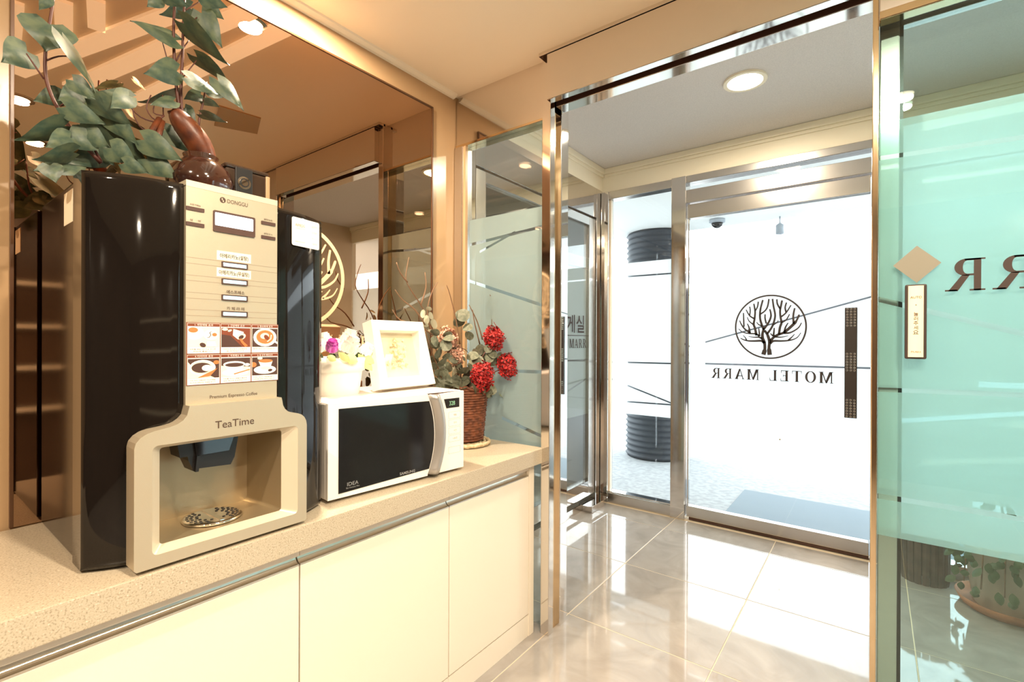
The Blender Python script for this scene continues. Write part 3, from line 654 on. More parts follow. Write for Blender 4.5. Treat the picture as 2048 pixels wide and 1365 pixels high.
# grooves, selector keys, stickers
for zz in (1.366, 1.354, 1.330, 1.319, 1.295, 1.283, 1.260, 1.248): box('groove_line', (UP-.001, .3805, zz-.0006), (UP+.0003, .5655, zz+.0006), 'ink_grey', cm)
for zz in (1.3595, 1.3235, 1.289, 1.254):
    kf = plate('selector_key', [rrect(.4465, zz-.0062, .4995, zz+.0062, .0015), rrect(.449, zz-.0038, .497, zz+.0038, .001)], P, .003, 'print_dark', cm)
    plate('key_face', [rrect(.449, zz-.0038, .497, zz+.0038, .001)], P, .0022, 'chrome', kf)
for z0, z1, s in ((1.368, 1.388, '아메리카노(설탕)'), (1.333, 1.352, '아메리카노(무설탕)')):
    st = plate('paper_label', [[(.437, z0), (.507, z0), (.507, z1), (.437, z1)]], P, .0005, 'sticker_cream', cm)
    text('lettering', s, P, .472, (z0+z1)/2-.001, w=.058 if '무' not in s else .062, h=.0115, parent=st, depth=.0009, mat='ink_dark', bold=.012)
text('lettering', '에스프레소', P, .475, 1.3015, w=.037, h=.008, parent=cm, depth=.0006, bold=.01); text('lettering', '카 페 라 떼', P, .475, 1.266, w=.036, h=.0075, parent=cm, depth=.0006)
# small side keys and captions
for y0, y1, zz, s in ((.380, .413, 1.4655, '자판기메뉴 ▷'), (.380, .413, 1.434, '설    정'), (.529, .561, 1.465, '설탕농도'), (.529, .561, 1.4325, '설탕감소')):
    plate('side_key', [rrect(y0, zz-.0038, y1, zz+.0038, .001)], P, .002, 'print_dark', cm)
    text('lettering', s.replace(' ▷', ''), P, (y0+y1)/2, zz+.0085, w=.020, h=.0042, parent=cm, depth=.0006)
lc = plate('display', [rrect(.4295, 1.427, .515, 1.4715, .003), rrect(.4325, 1.440, .511, 1.4675, .002)], P, .003, 'print_dark', cm)
plate('screen', [rrect(.4325, 1.440, .511, 1.4675, .002)], P, .0015, 'lcd_glow', lc)
plate('brand_mark', [ell(.4485, 1.4965, .0058, .0062), ell(.4475, 1.4985, .0016, .0024, 10), ell(.4497, 1.4945, .0016, .0024, 10)], P, .0005, 'ink_brown', cm)
text('lettering', 'DONGGU', P, .4785, 1.4965, w=.042, h=.0085, parent=cm, depth=.0006, mat='ink_brown')
text('lettering', 'Premium Espresso Coffee', P, .473, 1.077, w=.097, h=.0092, parent=cm, depth=.0006, mat='ink_brown')
text('lettering', 'TeaTime', FX(-1.0897), .4655, 1.0215, w=.078, h=.0155, parent=cm, depth=.0004, mat='ink_brown')
# six picture cards
HEAD = ['1. 위암예방 효과', '2. 간암예방 효과', '3. 항산화제 효과', '4. 다이어트 효과', '5. 숙취해소 효과', '6. 암 성격 예방효과']
CAP = [('커피를 매일 3잔 이상 마시면', '위암에 좋습니다'), ('커피의 항산화가 간암예방에', '효과적입니다'), ('혈 중의 활성 산소가 감소합니다', ''), ('커피 속의 카페인은 이뇨작용을', '에너지로 변환하는 작용을 합니다'), ('커피를 마시는 분들은 빠르게', '숙취 해소에 효과적입니다'), ('커피는 일상의 우울증을 줄이고', '긴장감을 없애는 효과가 있습니다')]
bd = plate('menu_board', [[(.381, 1.1045), (.5685, 1.1045), (.5685, 1.234), (.381, 1.234)]], P, .001, 'print_maroon', cm)
def EL(cu, cv, ru, rv, rot=0, n=20):
    return [(cu+ru*math.cos(t)*math.cos(rot)-rv*math.sin(t)*math.sin(rot), cv+ru*math.cos(t)*math.sin(rot)+rv*math.sin(t)*math.cos(rot)) for t in [2*math.pi*i/n for i in range(n)]]
PB = ['print_cream', 'print_maroon', 'print_dark', 'print_dark', 'print_dark', 'print_dark']
ART = [ # (material, outline in 0..1 card-picture coordinates)
 [('print_white', EL(.20, .72, .30, .34)), ('print_orange', EL(.16, .86, .15, .13)), ('print_white', EL(.72, .62, .24, .26)), ('print_orange', EL(.84, .64, .08, .09)), ('print_dark', ribbon([(.74, .80), (.68, .74), (.72, .62), (.66, .50), (.60, .50)], .025)), ('print_dark', EL(.46, .12, .09, .12, .5)), ('print_white', [(.56, .02), (.90, .02), (.86, .30), (.60, .30)])],
 [('print_dark', [(0, 0), (.72, 0), (.30, .6), (0, .66)]), ('print_cream', EL(.12, .92, .10, .07)), ('print_cream', EL(.28, .86, .08, .05, .7)), ('print_white', [(.40, .95), (.76, .80), (.72, .50), (.56, .40), (.38, .62)]), ('print_cream', EL(.68, .56, .14, .18, -.5)), ('print_dark', EL(.67, .52, .08, .12, -.5)), ('print_orange', ribbon([(.64, .44), (.72, .24), (.86, .04)], [.09, .10, .12]))],
 [('print_white', EL(.50, .52, .46, .50)), ('print_cream', EL(.50, .54, .38, .41)), ('print_orange', EL(.50, .54, .34, .37)), ('print_cream', EL(.48, .60, .18, .16, .6)), ('print_maroon', EL(.55, .52, .09, .15, .4)), ('print_cream', ribbon([(.74, .66), (.72, .44), (.58, .28)], .05)), ('print_white', [(.84, .28), (.99, .14), (.99, .26), (.90, .36)])],
 [('print_cream', [(0, 0), (.85, 0), (.2, .5), (0, .85)]), ('print_white', EL(.46, .54, .42, .40)), ('print_cream', EL(.44, .56, .36, .34)), ('print_dark', EL(.43, .54, .32, .26)), ('print_white', EL(.60, .52, .17, .16)), ('print_orange', [(.30, .04), (.70, .10), (.94, .50), (.72, .34)]), ('print_orange', EL(.90, .80, .10, .10))],
 [('print_cream', [(0, 0), (1, 0), (1, .5), (0, .6)]), ('print_white', EL(.48, .22, .46, .20)), ('print_white', [(.08, .66), (.80, .66), (.66, .26), (.24, .26)]), ('print_white', EL(.44, .66, .38, .17)), ('print_dark', EL(.44, .63, .32, .11)), ('print_white', EL(.88, .62, .10, .08)), ('print_orange', ribbon([(.42, .14), (.98, .36)], .05))],
 [('print_orange', EL(.05, .60, .12, .14)), ('print_cream', EL(.30, .94, .10, .07)), ('print_white', EL(.50, .30, .44, .24)), ('print_white', [(.24, .78), (.80, .78), (.70, .38), (.36, .38)]), ('print_orange', EL(.52, .79, .28, .10)), ('print_cream', EL(.52, .40, .20, .08)), ('print_dark', EL(.70, .26, .09, .07, .4))]]
for i in range(6):
    c_, r_ = i % 3, i//3
    y0, y1 = (.382, .4445, .508)[c_], (.4435, .507, .568)[c_]; z1 = (1.2325, 1.1675)[r_]; z0 = (1.170, 1.106)[r_]
    cdp = plate('menu_card', [[(y0+.0006, z0), (y1-.0006, z0), (y1-.0006, z1), (y0+.0006, z1)]], FX(UP+.001), .0006, 'print_white', cm)
    Q = FX(UP+.0016)
    plate('card_header', [[(y0+.001, z1-.0066), (y1-.001, z1-.0066), (y1-.001, z1-.0006), (y0+.001, z1-.0006)]], Q, .0002, 'print_maroon', cdp)
    text('card_lettering', HEAD[i], Q, (y0+y1)/2, z1-.0036, w=.034, h=.0042, parent=cdp, depth=.0005, mat='print_white')
    pz1, pz0, py0, py1 = z1-.0085, z0+.0125, y0+.0015, y1-.0015
    plate('card_picture', [[(py0, pz0), (py1, pz0), (py1, pz1), (py0, pz1)]], Q, .0001, PB[i], cdp)
    for q, (mname, shp) in enumerate(ART[i]):
        lst = shp if isinstance(shp[0], list) else [shp]
        cl = []
        for s_ in lst:
            s2 = s_
            for pl in ((1, 0, 1.0), (-1, 0, 0.0), (0, 1, 1.0), (0, -1, 0.0)):
                s2 = s2 and clip(s2, *pl)
            if s2: cl.append([(py0+(py1-py0)*a, pz0+(pz1-pz0)*b) for a, b in s2])
        polys('card_picture', cl, FX(UP+.0018+.00012*q), 0, mname, cdp)
    for q, s in enumerate(CAP[i]):
        if s: text('card_lettering', s, Q, (y0+y1)/2-.002, z0+.0086-.0046*q, w=.048 if q == 0 else .036+.012*(r_ == 1), h=.0030, parent=cdp, depth=.0003, mat='ink_brown')
# stickers on the black column and on the side
sk = plate('info_sticker', [rrect(.607, 1.428, .688, 1.497, .005)], lambda u, v, d: Vector((-1.1235-.010*((u-.607)/.081)-.012*max(0, (u-.66)/.03)**2*.6+d, u, v)), .0012, 'sticker_white', cm)
SQ = lambda u, v, d: Vector((-1.1215-.010*((u-.607)/.081)-.012*max(0, (u-.66)/.03)**2*.6+d, u, v))
text('lettering', 'AMOS', SQ, .6285, 1.479, w=.027, h=.0075, parent=sk, mat='ink_grey'); text('lettering', 'COFFEE MACHINE', SQ, .629, 1.471, w=.026, h=.0022, parent=sk, mat='ink_grey')
text('lettering', 'www.amos.co.kr', SQ, .6285, 1.439, w=.027, h=.003, parent=sk, mat='ink_brown')
for q, zz in enumerate((1.483, 1.468, 1.453, 1.440)): text('lettering', ['문의전화', '고객센터', '서비스', '기술지원'][q], SQ, .670, zz, w=.017, h=.0042, parent=sk, mat='ink_grey')
plate('side_label', [[(-1.352, 1.434), (-1.279, 1.434), (-1.279, 1.500), (-1.352, 1.500)]], lambda u, v, d: Vector((u, .240-d, v)), .0006, 'sticker_cream', cm)
lathe('side_lock', [(.008, 0), (.008, .004), (.005, .005)], (0, 0, 0), 'chrome', cm, 14).matrix_local = Matrix.Translation(Vector((-1.215, .240, 1.11))-cm.location) @ Matrix.Rotation(math.pi/2, 4, 'X')
# bean hopper with lock
hp = box('bean_hopper', (-1.40, .512, 1.512), (-1.252, .612, 1.618), 'smoke_plastic', cm, .006)
box('hopper_lid', (-1.402, .510, 1.618), (-1.250, .614, 1.628), 'smoke_plastic', cm, .004)
box('lock_plate', (-1.252, .532, 1.548), (-1.247, .572, 1.622), 'black', hp, .001)
for r_, mm, dx in ((.0155, 'chrome', 0), (.011, 'black', .001), (.008, 'chrome', .002)):
    plate('lock', [ell(.552, 1.586, r_, r_, 20)], FX(-1.247+dx), .0015, mm, hp)
box('corner_cap', (-1.256, .606, 1.53), (-1.248, .616, 1.618), 'tan_lacquer', hp, .002)
# ================================================================== MICROWAVE (local: front at x=0, width along y)
mw = thing('microwave', (-1.1435, .9735, ZT), 'white microwave oven with black door and curved silver handle', 'microwave', rotz=math.radians(-5.5))
hw = .2425
for yy in (-.2, .2):
    for xx in (-.05, -.28): lathe('foot', [(.012, 0), (.012, .009)], (xx, yy, 0), 'black', mw, 10, local=True)
box('body', (-.35, -hw, .008), (-.012, hw, .272), 'micro_white', mw, .006, local=True)
box('body_seam', (-.0125, -hw+.001, .010), (-.0105, hw-.001, .270), 'ink_brown', mw, local=True)
FM = FX(0)
def hx(v, off):     # x-position (u) of the curved handle edges at height v
    t = (v-.14)/.13; return off-.030*t*t
vs = [.014+.252*i/14 for i in range(15)]
L = [(hx(v, .118), v) for v in vs]; R = [(hx(v, .166), v) for v in vs]
plate('door', [[(-hw, .010), *[(L[0][0], .010)], *[(a, b) for a, b in L], (L[-1][0], .270), (-hw, .270)]], FX(-.0105), .0105, 'micro_white', mw, local=True)
Lw = [(hx(v, .115), v) for v in vs[:-1]]
plate('door_window', [[(-hw+.030, .022), *[(a, b) for a, b in Lw if b > .020], (-hw+.030, .254)]], FX(0), .0012, 'micro_window', mw, local=True)
# handle bulges out
bm = bmesh.new(); rows = []
for (a, v), (b, _) in zip(L, R):
    row = []
    for j in range(7):
        t = j/6; row.append(bm.verts.new((-.010+.030*math.sin(math.pi*t)**.7*(1 if 0 < j < 6 else 0), a+(b-a)*t, v)))
    rows.append(row)
for r1, r2 in zip(rows[:-1], rows[1:]):
    for j in range(6): bm.faces.new((r1[j], r1[j+1], r2[j+1], r2[j]))
bm.faces.new(rows[0]); bm.faces.new(rows[-1])
obj('handle', bm, 'micro_silver', mw, True, True)
plate('control_panel', [[*[(b, v) for b, v in R], (hw, .270), (hw, .010), (R[0][0], .010)]], FX(-.0105), .0095, 'micro_white', mw, local=True)
sc = plate('display', [[(.1555, .248), (.166, .217), (.222, .217), (.222, .248)]], FX(-.001), .001, 'micro_window', mw, local=True)
text('digits', '328', FX(0), .190, .2325, w=.024, h=.014, parent=sc, depth=.0006, mat='digit_green', local=True)
for q, zz in enumerate((.192, .166, .140, .114, .075)):
    plate('touch_key', [rrect(.176, zz-.011, .228, zz+.011, .003), rrect(.1765, zz-.0105, .2275, zz+.0105, .003)], FX(-.001), .0003, 'ink_grey', mw, local=True)
    if q < 4: text('key_lettering', ['해동', '조리', '시간', '+30초'][q], FX(-.001), .204, zz, h=.007, parent=mw, depth=.0005, mat='ink_grey', local=True)
text('lettering', 'SAMSUNG', FX(.0012), .012, .037, w=.056, h=.0085, parent=mw, mat='micro_silver', local=True, bold=.02)
text('lettering', 'IDEA', FX(.0012), -.170, .043, w=.034, h=.010, parent=mw, mat='micro_silver', local=True); text('lettering', 'Bio Ceramic Plus', FX(.0012), -.170, .033, w=.04, h=.004, parent=mw, mat='micro_silver', local=True)
ZM = ZT+.272
# ================================================================== WHITE FLOWER POT ON THE MICROWAVE
def petal_patch(bm, c, nrm, up, w, h, cup, nu=4, nv=4):
    nrm = nrm.normalized(); up = (up-nrm*up.dot(nrm)).normalized(); sd = nrm.cross(up)
    g = []
    for j in range(nv+1):
        row = []
        for i in range(nu+1):
            a = (i/nu-.5)*2; b = j/nv
            wd = w*math.sin(math.pi*(.18+.70*b))**.7
            row.append(bm.verts.new(c+sd*(a*wd/2)+up*(b*h)+nrm*(cup*(b*b*1.0-.6*a*a*(.3+b)))))
        g.append(row)
    for j in range(nv):
        for i in range(nu): bm.faces.new((g[j][i], g[j][i+1], g[j+1][i+1], g[j+1][i]))
def rose(name, c, r, mat, parent, axis=Vector((0, 0, 1))):
    bm = bmesh.new(); c = Vector(c); axis = axis.normalized()
    a0 = axis.cross(Vector((.3, .9, .1))).normalized(); b0 = axis.cross(a0)
    for ring, (n, rr, hh, op) in enumerate(((3, .16, .95, .05), (5, .38, .95, .12), (6, .62, .85, .30), (8, .85, .62, .55))):
        for k in range(n):
            t = 2*math.pi*(k+.37*ring)/n; d = a0*math.cos(t)+b0*math.sin(t)
            petal_patch(bm, c+d*rr*r*.55-axis*r*.4, d+axis*op*.2, axis+d*op, r*(1.0 if ring else .6), r*hh*1.25, r*.22)
    return obj(name, bm, mat, parent, True)
pc = Vector((-1.345, .872, ZM))
fp = thing('potted_flowers', pc, 'white pot of artificial white roses and one purple rose on microwave', 'flower pot')
lathe('pot', [(.066, 0), (.069, .004), (.078, .070), (.080, .074), (.086, .075), (.090, .114), (.086, .116), (.080, .108), (.0, .104)], pc, 'white_ceramic', fp, 36, cap=False)
plate('soil', [ell(pc.x, pc.y, .082, .082)], lambda u, v, d: Vector((u, v, ZM+.098+d)), .004, 'leaf_dark', fp)
for dx, dy, dz, r_ in ((-.03, -.02, .155, .046), (.045, .02, .148, .044), (-.02, .062, .150, .044), (-.062, -.03, .145, .04), (.02, .03, .172, .042), (-.06, .04, .140, .04), (.055, .068, .134, .036), (0, -.068, .145, .038)):
    rose('rose', pc+Vector((dx, dy, dz)), r_, 'petal_white', fp, Vector((dx*2.5, dy*2.5, .3)))
tag(rose('rose', on(664, 694, 0, -1.275), .030, 'petal_purple', fp, Vector((.5, -.2, .8))), 'purple rose among the white ones')
def leaf_mesh(name, mat, kind='heart', n=9):
    bm = bmesh.new(); rows = []
    for j in range(n+1):
        b = j/n
        if kind == 'heart':
            T_ = [(0, .22), (.08, .44), (.22, .52), (.40, .45), (.60, .30), (.80, .14), (.92, .05), (1.0, 0)]
            w = 0.0
            for (b0, w0), (b1, w1_) in zip(T_[:-1], T_[1:]):
                if b0 <= b <= b1: w = w0+(w1_-w0)*(b-b0)/(b1-b0)
        elif kind == 'round': w = .5*math.sqrt(max(0, 1-(2*b-1)**2))
        else: w = .5*math.sin(math.pi*b)**.8
        back = -.20*(1-b)**3 if kind == 'heart' else 0
        row = []
        for i in (-1, -.5, 0, .5, 1):
            row.append(bm.verts.new((w*i, b+back*abs(i)*1.0, -.10*math.sin(math.pi*b)*(0 if kind == 'round' else 1)+.10*abs(i)*w*2-.06*b*b+.025*math.sin(9*b+3*i))))
        rows.append(row)
    for a, c in zip(rows[:-1], rows[1:]):
        for i in range(4): bm.faces.new((a[i], a[i+1], c[i+1], c[i]))
    bmesh.ops.remove_doubles(bm, verts=bm.verts, dist=1e-5)
    me = bpy.data.meshes.new(name); bm.to_mesh(me); bm.free(); me.materials.append(MAT[mat])
    for p in me.polygons: p.use_smooth = True
    return me
def put_leaf(me, parent, base, tip, wid, tilt=0.0):
    base, tip = Vector(base), Vector(tip); ax = tip-base; L_ = ax.length; ax.normalize()
    vd = (base-CAM).normalized(); sd = ax.cross(vd).normalized(); sd = Matrix.Rotation(tilt, 3, ax) @ sd; nn = sd.cross(ax)
    m = Matrix((sd*wid, ax*L_, nn*max(wid, L_*.6))).transposed().to_4x4(); m.translation = base
    return inst(me, parent, m)
LM = {k: leaf_mesh('leaf', m, kd) for k, m, kd in (('vine', 'leaf_vine', 'heart'), ('euc', 'leaf_eucalyptus', 'round'), ('pale', 'leaf_pale', 'round'), ('lime', 'leaf_lime', 'long'), ('dark', 'leaf_dark', 'long'))}
for (bx, by), (tx, ty), x_, wd in (((716, 708), (744, 742), -1.285, .03), ((728, 712), (748, 728), -1.28, .025), ((725, 690), (742, 715), -1.30, .04), ((690, 712), (715, 725), -1.262, .035), ((676, 705), (700, 724), -1.260, .022), ((655, 712), (672, 722), -1.258, .02)):
    put_leaf(LM['lime'], fp, on(bx, by, 0, x_), on(tx, ty, 0, x_+.012), wd, random.uniform(-.5, .5))
for k in range(9):
    a = k*.7; put_leaf(LM['dark'], fp, pc+Vector((.05*math.cos(a), .05*math.sin(a), .108)), pc+Vector((.088*math.cos(a), .088*math.sin(a), .122)), .03)
# ================================================================== SHADOW BOX FRAME
fb = on(763, 786, 2, ZM+.002); fe = on(871, 774, 2, ZM+.002)
fwid = (fe-fb).length; fa = math.atan2(-(fe.x-fb.x), fe.y-fb.y)
pf = thing('shadow_box', (fb+fe)/2, 'white shadow box with dried flower leaning back on the microwave', 'picture frame', rotz=fa)
pf.rotation_euler = (0, 0, fa)
lean = math.radians(15)
def FLN(u, v, d): return Vector((-v*math.sin(lean)+d*math.cos(lean), u, v*math.cos(lean)+d*math.sin(lean)+.012))
h2 = fwid/2; FH = .230
plate('frame', [[(-h2, 0), (h2, 0), (h2-.006, FH), (-h2+.006, FH)], [(-h2+.032, .034), (h2-.032, .034), (h2-.034, FH-.034), (-h2+.034, FH-.034)]], lambda u, v, d: FLN(u, v, d-.045), .045, 'frame_white', pf, local=True)
plate('backing', [[(-h2+.03, .03), (h2-.03, .03), (h2-.03, FH-.03), (-h2+.03, FH-.03)]], lambda u, v, d: FLN(u, v, d-.043), .004, 'frame_back', pf, local=True)
plate('stand', [[(-.02, 0), (.02, 0), (.016, .12), (-.016, .12)]], lambda u, v, d: Vector((-.105+v*.45+d, u-.05, v+.0)), .004, 'frame_white', pf, local=True)
bm = bmesh.new()
for k in range(70):
    t = random.random(); u = random.gauss(0, .014+.006*(1-t)); v = .075+.10*t
    p0 = FLN(u, v, -.036+random.uniform(0, .012)); s_ = random.uniform(.004, .009)
    a = random.uniform(0, 6.28); q = [p0+Vector((random.uniform(-.003, .003), s_*math.cos(a+j*1.57), s_*math.sin(a+j*1.57))) for j in range(4)]
    bm.faces.new([bm.verts.new(x) for x in q])
obj('dried_flower', bm, 'petal_dried', pf, local=True)
# ================================================================== FLOWER BASKET
bc = Vector((-1.40, 1.515, ZT))
cs = thing('straw_coaster', bc, 'round braided straw coaster under the flower basket', 'coaster')
for k in range(6):
    bm = bmesh.new(); r_ = .020+.018*k
    n = 48; pts = [bc+Vector((r_*math.cos(2*math.pi*i/n), r_*math.sin(2*math.pi*i/n), .0105+.0015*math.sin(i*2.6))) for i in range(n+1)]
    add_tube(bm, pts, .0085 if k == 5 else .0065, 6, False); obj('braid', bm, 'straw', cs, True)
ZK = ZT+.015
bk = thing('flower_basket', bc, 'brown wicker basket of red and pink dried flowers, eucalyptus and twigs', 'flower basket')
prof = [(.080, 0), (.086, .02), (.094, .10), (.098, .19), (.098, .225), (.094, .228), (.086, .215), (.0, .205)]
lathe('basket', prof, bc+Vector((0, 0, .020)), 'wicker', bk, 36, cap=False)
bm = bmesh.new()
for j in range(21):
    z = .006+j*.0105; r_ = .0815+.0175*min(1, z/.19)
    n = 60; pts = [bc+Vector(((r_+.0022*math.sin(i*math.pi/2+j*math.pi))*math.cos(2*math.pi*i/n), (r_+.0022*math.sin(i*math.pi/2+j*math.pi))*math.sin(2*math.pi*i/n), .021+z)) for i in range(n+1)]
    add_tube(bm, pts, .0056, 5, False)
tag(obj('weave', bm, 'wicker', bk, True), kind='stuff')
bm = bmesh.new()
for s_ in (0, math.pi):
    pts = [bc+Vector(((.10+.004*math.sin(i*.8+s_))*math.cos(2*math.pi*i/80), (.10+.004*math.sin(i*.8+s_))*math.sin(2*math.pi*i/80), .020+.224+.006*math.cos(i*.8+s_))) for i in range(81)]
    add_tube(bm, pts, .006, 6, False)
obj('rim', bm, 'wicker', bk, True)
def head(c, rx, rz, n, mat, s=.0165):
    bm = bmesh.new(); c = Vector(c)
    for k in range(n):
        t = math.acos(1-2*(k+.5)/n); f_ = k*2.39996
        d = Vector((math.sin(t)*math.cos(f_), math.sin(t)*math.sin(f_), math.cos(t))); j = random.uniform(.62, 1.06)
        p = c+Vector((d.x*rx*j, d.y*rx*j, d.z*rz*j)); a = d.cross(Vector((0, 0, 1)))
        d = (d+Vector((random.uniform(-.6, .6), random.uniform(-.6, .6), random.uniform(-.5, .5)))).normalized(); a = d.cross(Vector((.13, .21, .97))).normalized(); b = d.cross(a)
        o_ = random.uniform(0, 1.57); cv = bm.verts.new(p)
        for q in range(4):
            t1 = o_+q*math.pi/2; e1 = a*math.cos(t1-.5)+b*math.sin(t1-.5); e2 = a*math.cos(t1)+b*math.sin(t1); e3 = a*math.cos(t1+.5)+b*math.sin(t1+.5)
            bm.faces.new((cv, bm.verts.new(p+e1*s*.75+d*s*.25), bm.verts.new(p+e2*s*1.1+d*s*.15), bm.verts.new(p+e3*s*.75+d*s*.25)))
    return obj('flower_head', bm, mat, bk)
top = bc+Vector((0, 0, .225))
for px, py, x_, rx, rz, n, mt, lb in ((988, 677, -1.34, .042, .056, 95, 'petal_red', 'upper red flower head'), (1016, 732, -1.30, .043, .056, 95, 'petal_red', 'right red flower head'), (965, 754, -1.30, .044, .064, 110, 'petal_red', 'lowest red flower head over rim'), (895, 678, -1.38, .036, .048, 70, 'petal_pink', 'pale pink flower head'), (912, 712, -1.37, .030, .042, 50, 'petal_pink', 'pale pink lower flower head')):
    c_ = on(px, py, 0, x_)
    tag(head(c_, rx, rz, n, mt), lb)
    tube('flower_stem', [top+(c_-top)*.0+Vector((0, 0, -.02)), top+(c_-top)*.5+Vector((0, 0, .01)), c_], .0025, 'stem_red', bk, 5)
# eucalyptus
EUC = [(925, 630, 30), (918, 645, 24), (938, 672, 20), (935, 655, 22), (930, 700, 22), (945, 712, 26), (870, 690, 22), (878, 706, 24), (868, 720, 20), (885, 725, 24), (890, 760, 30), (905, 770, 30), (895, 735, 22), (920, 742, 26), (935, 748, 24), (928, 768, 26), (945, 735, 26), (955, 720, 24), (1003, 705, 26), (1012, 694, 24), (1030, 700, 22), (990, 720, 26), (1028, 762, 24), (1000, 775, 28), (985, 785, 26), (945, 775, 26), (930, 785, 24), (880, 745, 22), (1005, 755, 22), (960, 700, 24), (970, 715, 24), (985, 708, 22), (1045, 655, 16), (1052, 648, 14), (1040, 664, 14), (1055, 662, 14), (1048, 672, 12), (1036, 650, 12)]+[(random.uniform(880, 1045), random.uniform(690, 790), random.uniform(16, 27)) for _ in range(34)]+[(random.uniform(865, 900), random.uniform(665, 770), random.uniform(14, 24)) for _ in range(14)]
for px, py, s_ in EUC:
    x_ = -1.38+random.uniform(-.07, .05); p = on(px, py, 0, x_); d_ = Vector((random.uniform(-.6, .6), random.uniform(-1, 1), random.uniform(-.5, 1))).normalized(); sz = s_/478*1.05
    put_leaf(LM['euc'], bk, p-d_*sz*.5, p+d_*sz*.5, sz*.92, random.uniform(-.8, .8))
for px, py, s_ in ((846, 628, 16), (853, 640, 18), (858, 618, 14), (868, 648, 20), (862, 632, 15), (850, 650, 16), (861, 663, 14), (952, 705, 22), (942, 728, 18), (910, 738, 20)):
    p = on(px, py, 0, -1.42); d_ = Vector((0, random.uniform(-1, 1), random.uniform(-1, 1))).normalized(); sz = s_/450
    put_leaf(LM['pale'], bk, p-d_*sz*.5, p+d_*sz*.5, sz*.55, random.uniform(-.5, .5))
for k in range(16):
    a = k*.39; p = top+Vector((.07*math.cos(a), .07*math.sin(a), .0)); q = top+Vector((.125*math.cos(a), .125*math.sin(a), random.uniform(-.02, .06)))
    if q.x < -1.57: continue
    put_leaf(LM['euc'], bk, p, q, .045, random.uniform(-.6, .6))
for pts in ([(880, 740), (868, 680), (850, 625), (825, 585), (812, 560), (815, 530), (818, 515)], [(815, 565), (800, 545), (793, 525)], [(865, 670), (835, 650), (800, 640), (785, 620)], [(870, 690), (855, 630), (862, 590), (875, 565)], [(985, 700), (984, 640), (990, 612), (980, 590)], [(988, 625), (996, 590)], [(1000, 690), (1020, 650), (1034, 605)], [(960, 690), (950, 650), (945, 620)], [(965, 680), (955, 645), (938, 610)], [(920, 690), (912, 640), (900, 590), (893, 570)], [(890, 780), (878, 740), (862, 700), (850, 660)], [(895, 785), (875, 755), (868, 720)], [(850, 650), (830, 620), (805, 600), (790, 580)], [(842, 610), (852, 575), (850, 545)]):
    x_ = -1.42+random.uniform(-.02, .05); pp = [on(a, b, 0, x_-.004*i) for i, (a, b) in enumerate(pts)]
    tube('twig', smooth_path(pp, 3), [.0032*(1-.65*i/(len(pp)*3)) for i in range((len(pp)-1)*3+1)], 'twig', bk, 5)
# ================================================================== SWEET POTATO VINE ON THE MACHINE
K = 560/1911.0
vc = Vector((-1.285, .470, 1.5125))
vp = thing('sweet_potato_vine', vc, 'sprouting sweet potato vine in brown glazed vase on coffee machine', 'plant')
lathe('vase', [(.042, 0), (.050, .004), (.066, .035), (.070, .060), (.062, .088), (.042, .108), (.034, .114), (.037, .122), (.034, .124), (.028, .114), (.0, .10)], vc, 'glaze_brown', vp, 36, cap=False)
def cx(x, y, X_): return on(x*K, y*K, 0, X_)
tb = [cx(1165, 760, -1.29), cx(1215, 800, -1.288), cx(1280, 880, -1.286), cx(1340, 960, -1.285), cx(1385, 1040, -1.285), cx(1405, 1110, -1.285)]
tube('tuber', smooth_path(tb, 3), [.008, .014, .018, .021, .023, .025, .026, .027, .028, .028, .028, .027, .026, .025, .024, .022], 'tuber', vp, 14)
for a, b in (((1090, 810), (985, 1000)), ((1110, 830), (1070, 990))): tube('root', [cx(*a, -1.29), cx((a[0]+b[0])/2-6, (a[1]+b[1])/2, -1.28), cx(*b, -1.275)], [.006, .007, .005], 'tuber', vp, 6)
for pts, r_ in (([(370, -40), (340, 150), (315, 300), (310, 500), (350, 650), (420, 780), (520, 930), (690, 1115)], .0042), ([(1195, -40), (1185, 200), (1190, 400), (1205, 600), (1215, 740), (1150, 770)], .0046), ([(1262, -40), (1250, 200), (1245, 400), (1235, 600), (1240, 750), (1270, 830)], .0044), ([(1410, 560), (1390, 680), (1360, 820), (1355, 940)], .003), ([(560, 660), (575, 800), (600, 930), (690, 1100)], .003),
                ([(1110, 290), (1140, 400), (1160, 490)], .002), ([(1345, 118), (1260, 190)], .002), ([(480, 385), (400, 385), (318, 412)], .002), ([(180, 365), (300, 540)], .002), ([(1290, 275), (1250, 330), (1200, 420)], .002), ([(1340, 415), (1255, 520)], .002), ([(890, 680), (920, 800), (970, 880), (1045, 890)], .002), ([(1030, 650), (1000, 740), (1060, 820), (1120, 790)], .002), ([(1060, 690), (1048, 770), (1120, 790)], .0018), ([(545, 640), (410, 725)], .002), ([(880, 720), (960, 800), (1060, 835)], .002), ([(1480, 570), (1410, 585)], .0018), ([(1110, 650), (1115, 790)], .0018), ([(340, 60), (355, 20)], .0018), ([(1380, 0), (1265, 70)], .002)):
    X0 = -1.29 if pts[0][0] > 800 else -1.30
    sp = smooth_path([cx(a, b, X0) for a, b in pts], 3)
    tube('stem', sp, [r_*.78*(.75+.5*i/len(sp)) for i in range(len(sp))], 'stem_red', vp, 6)
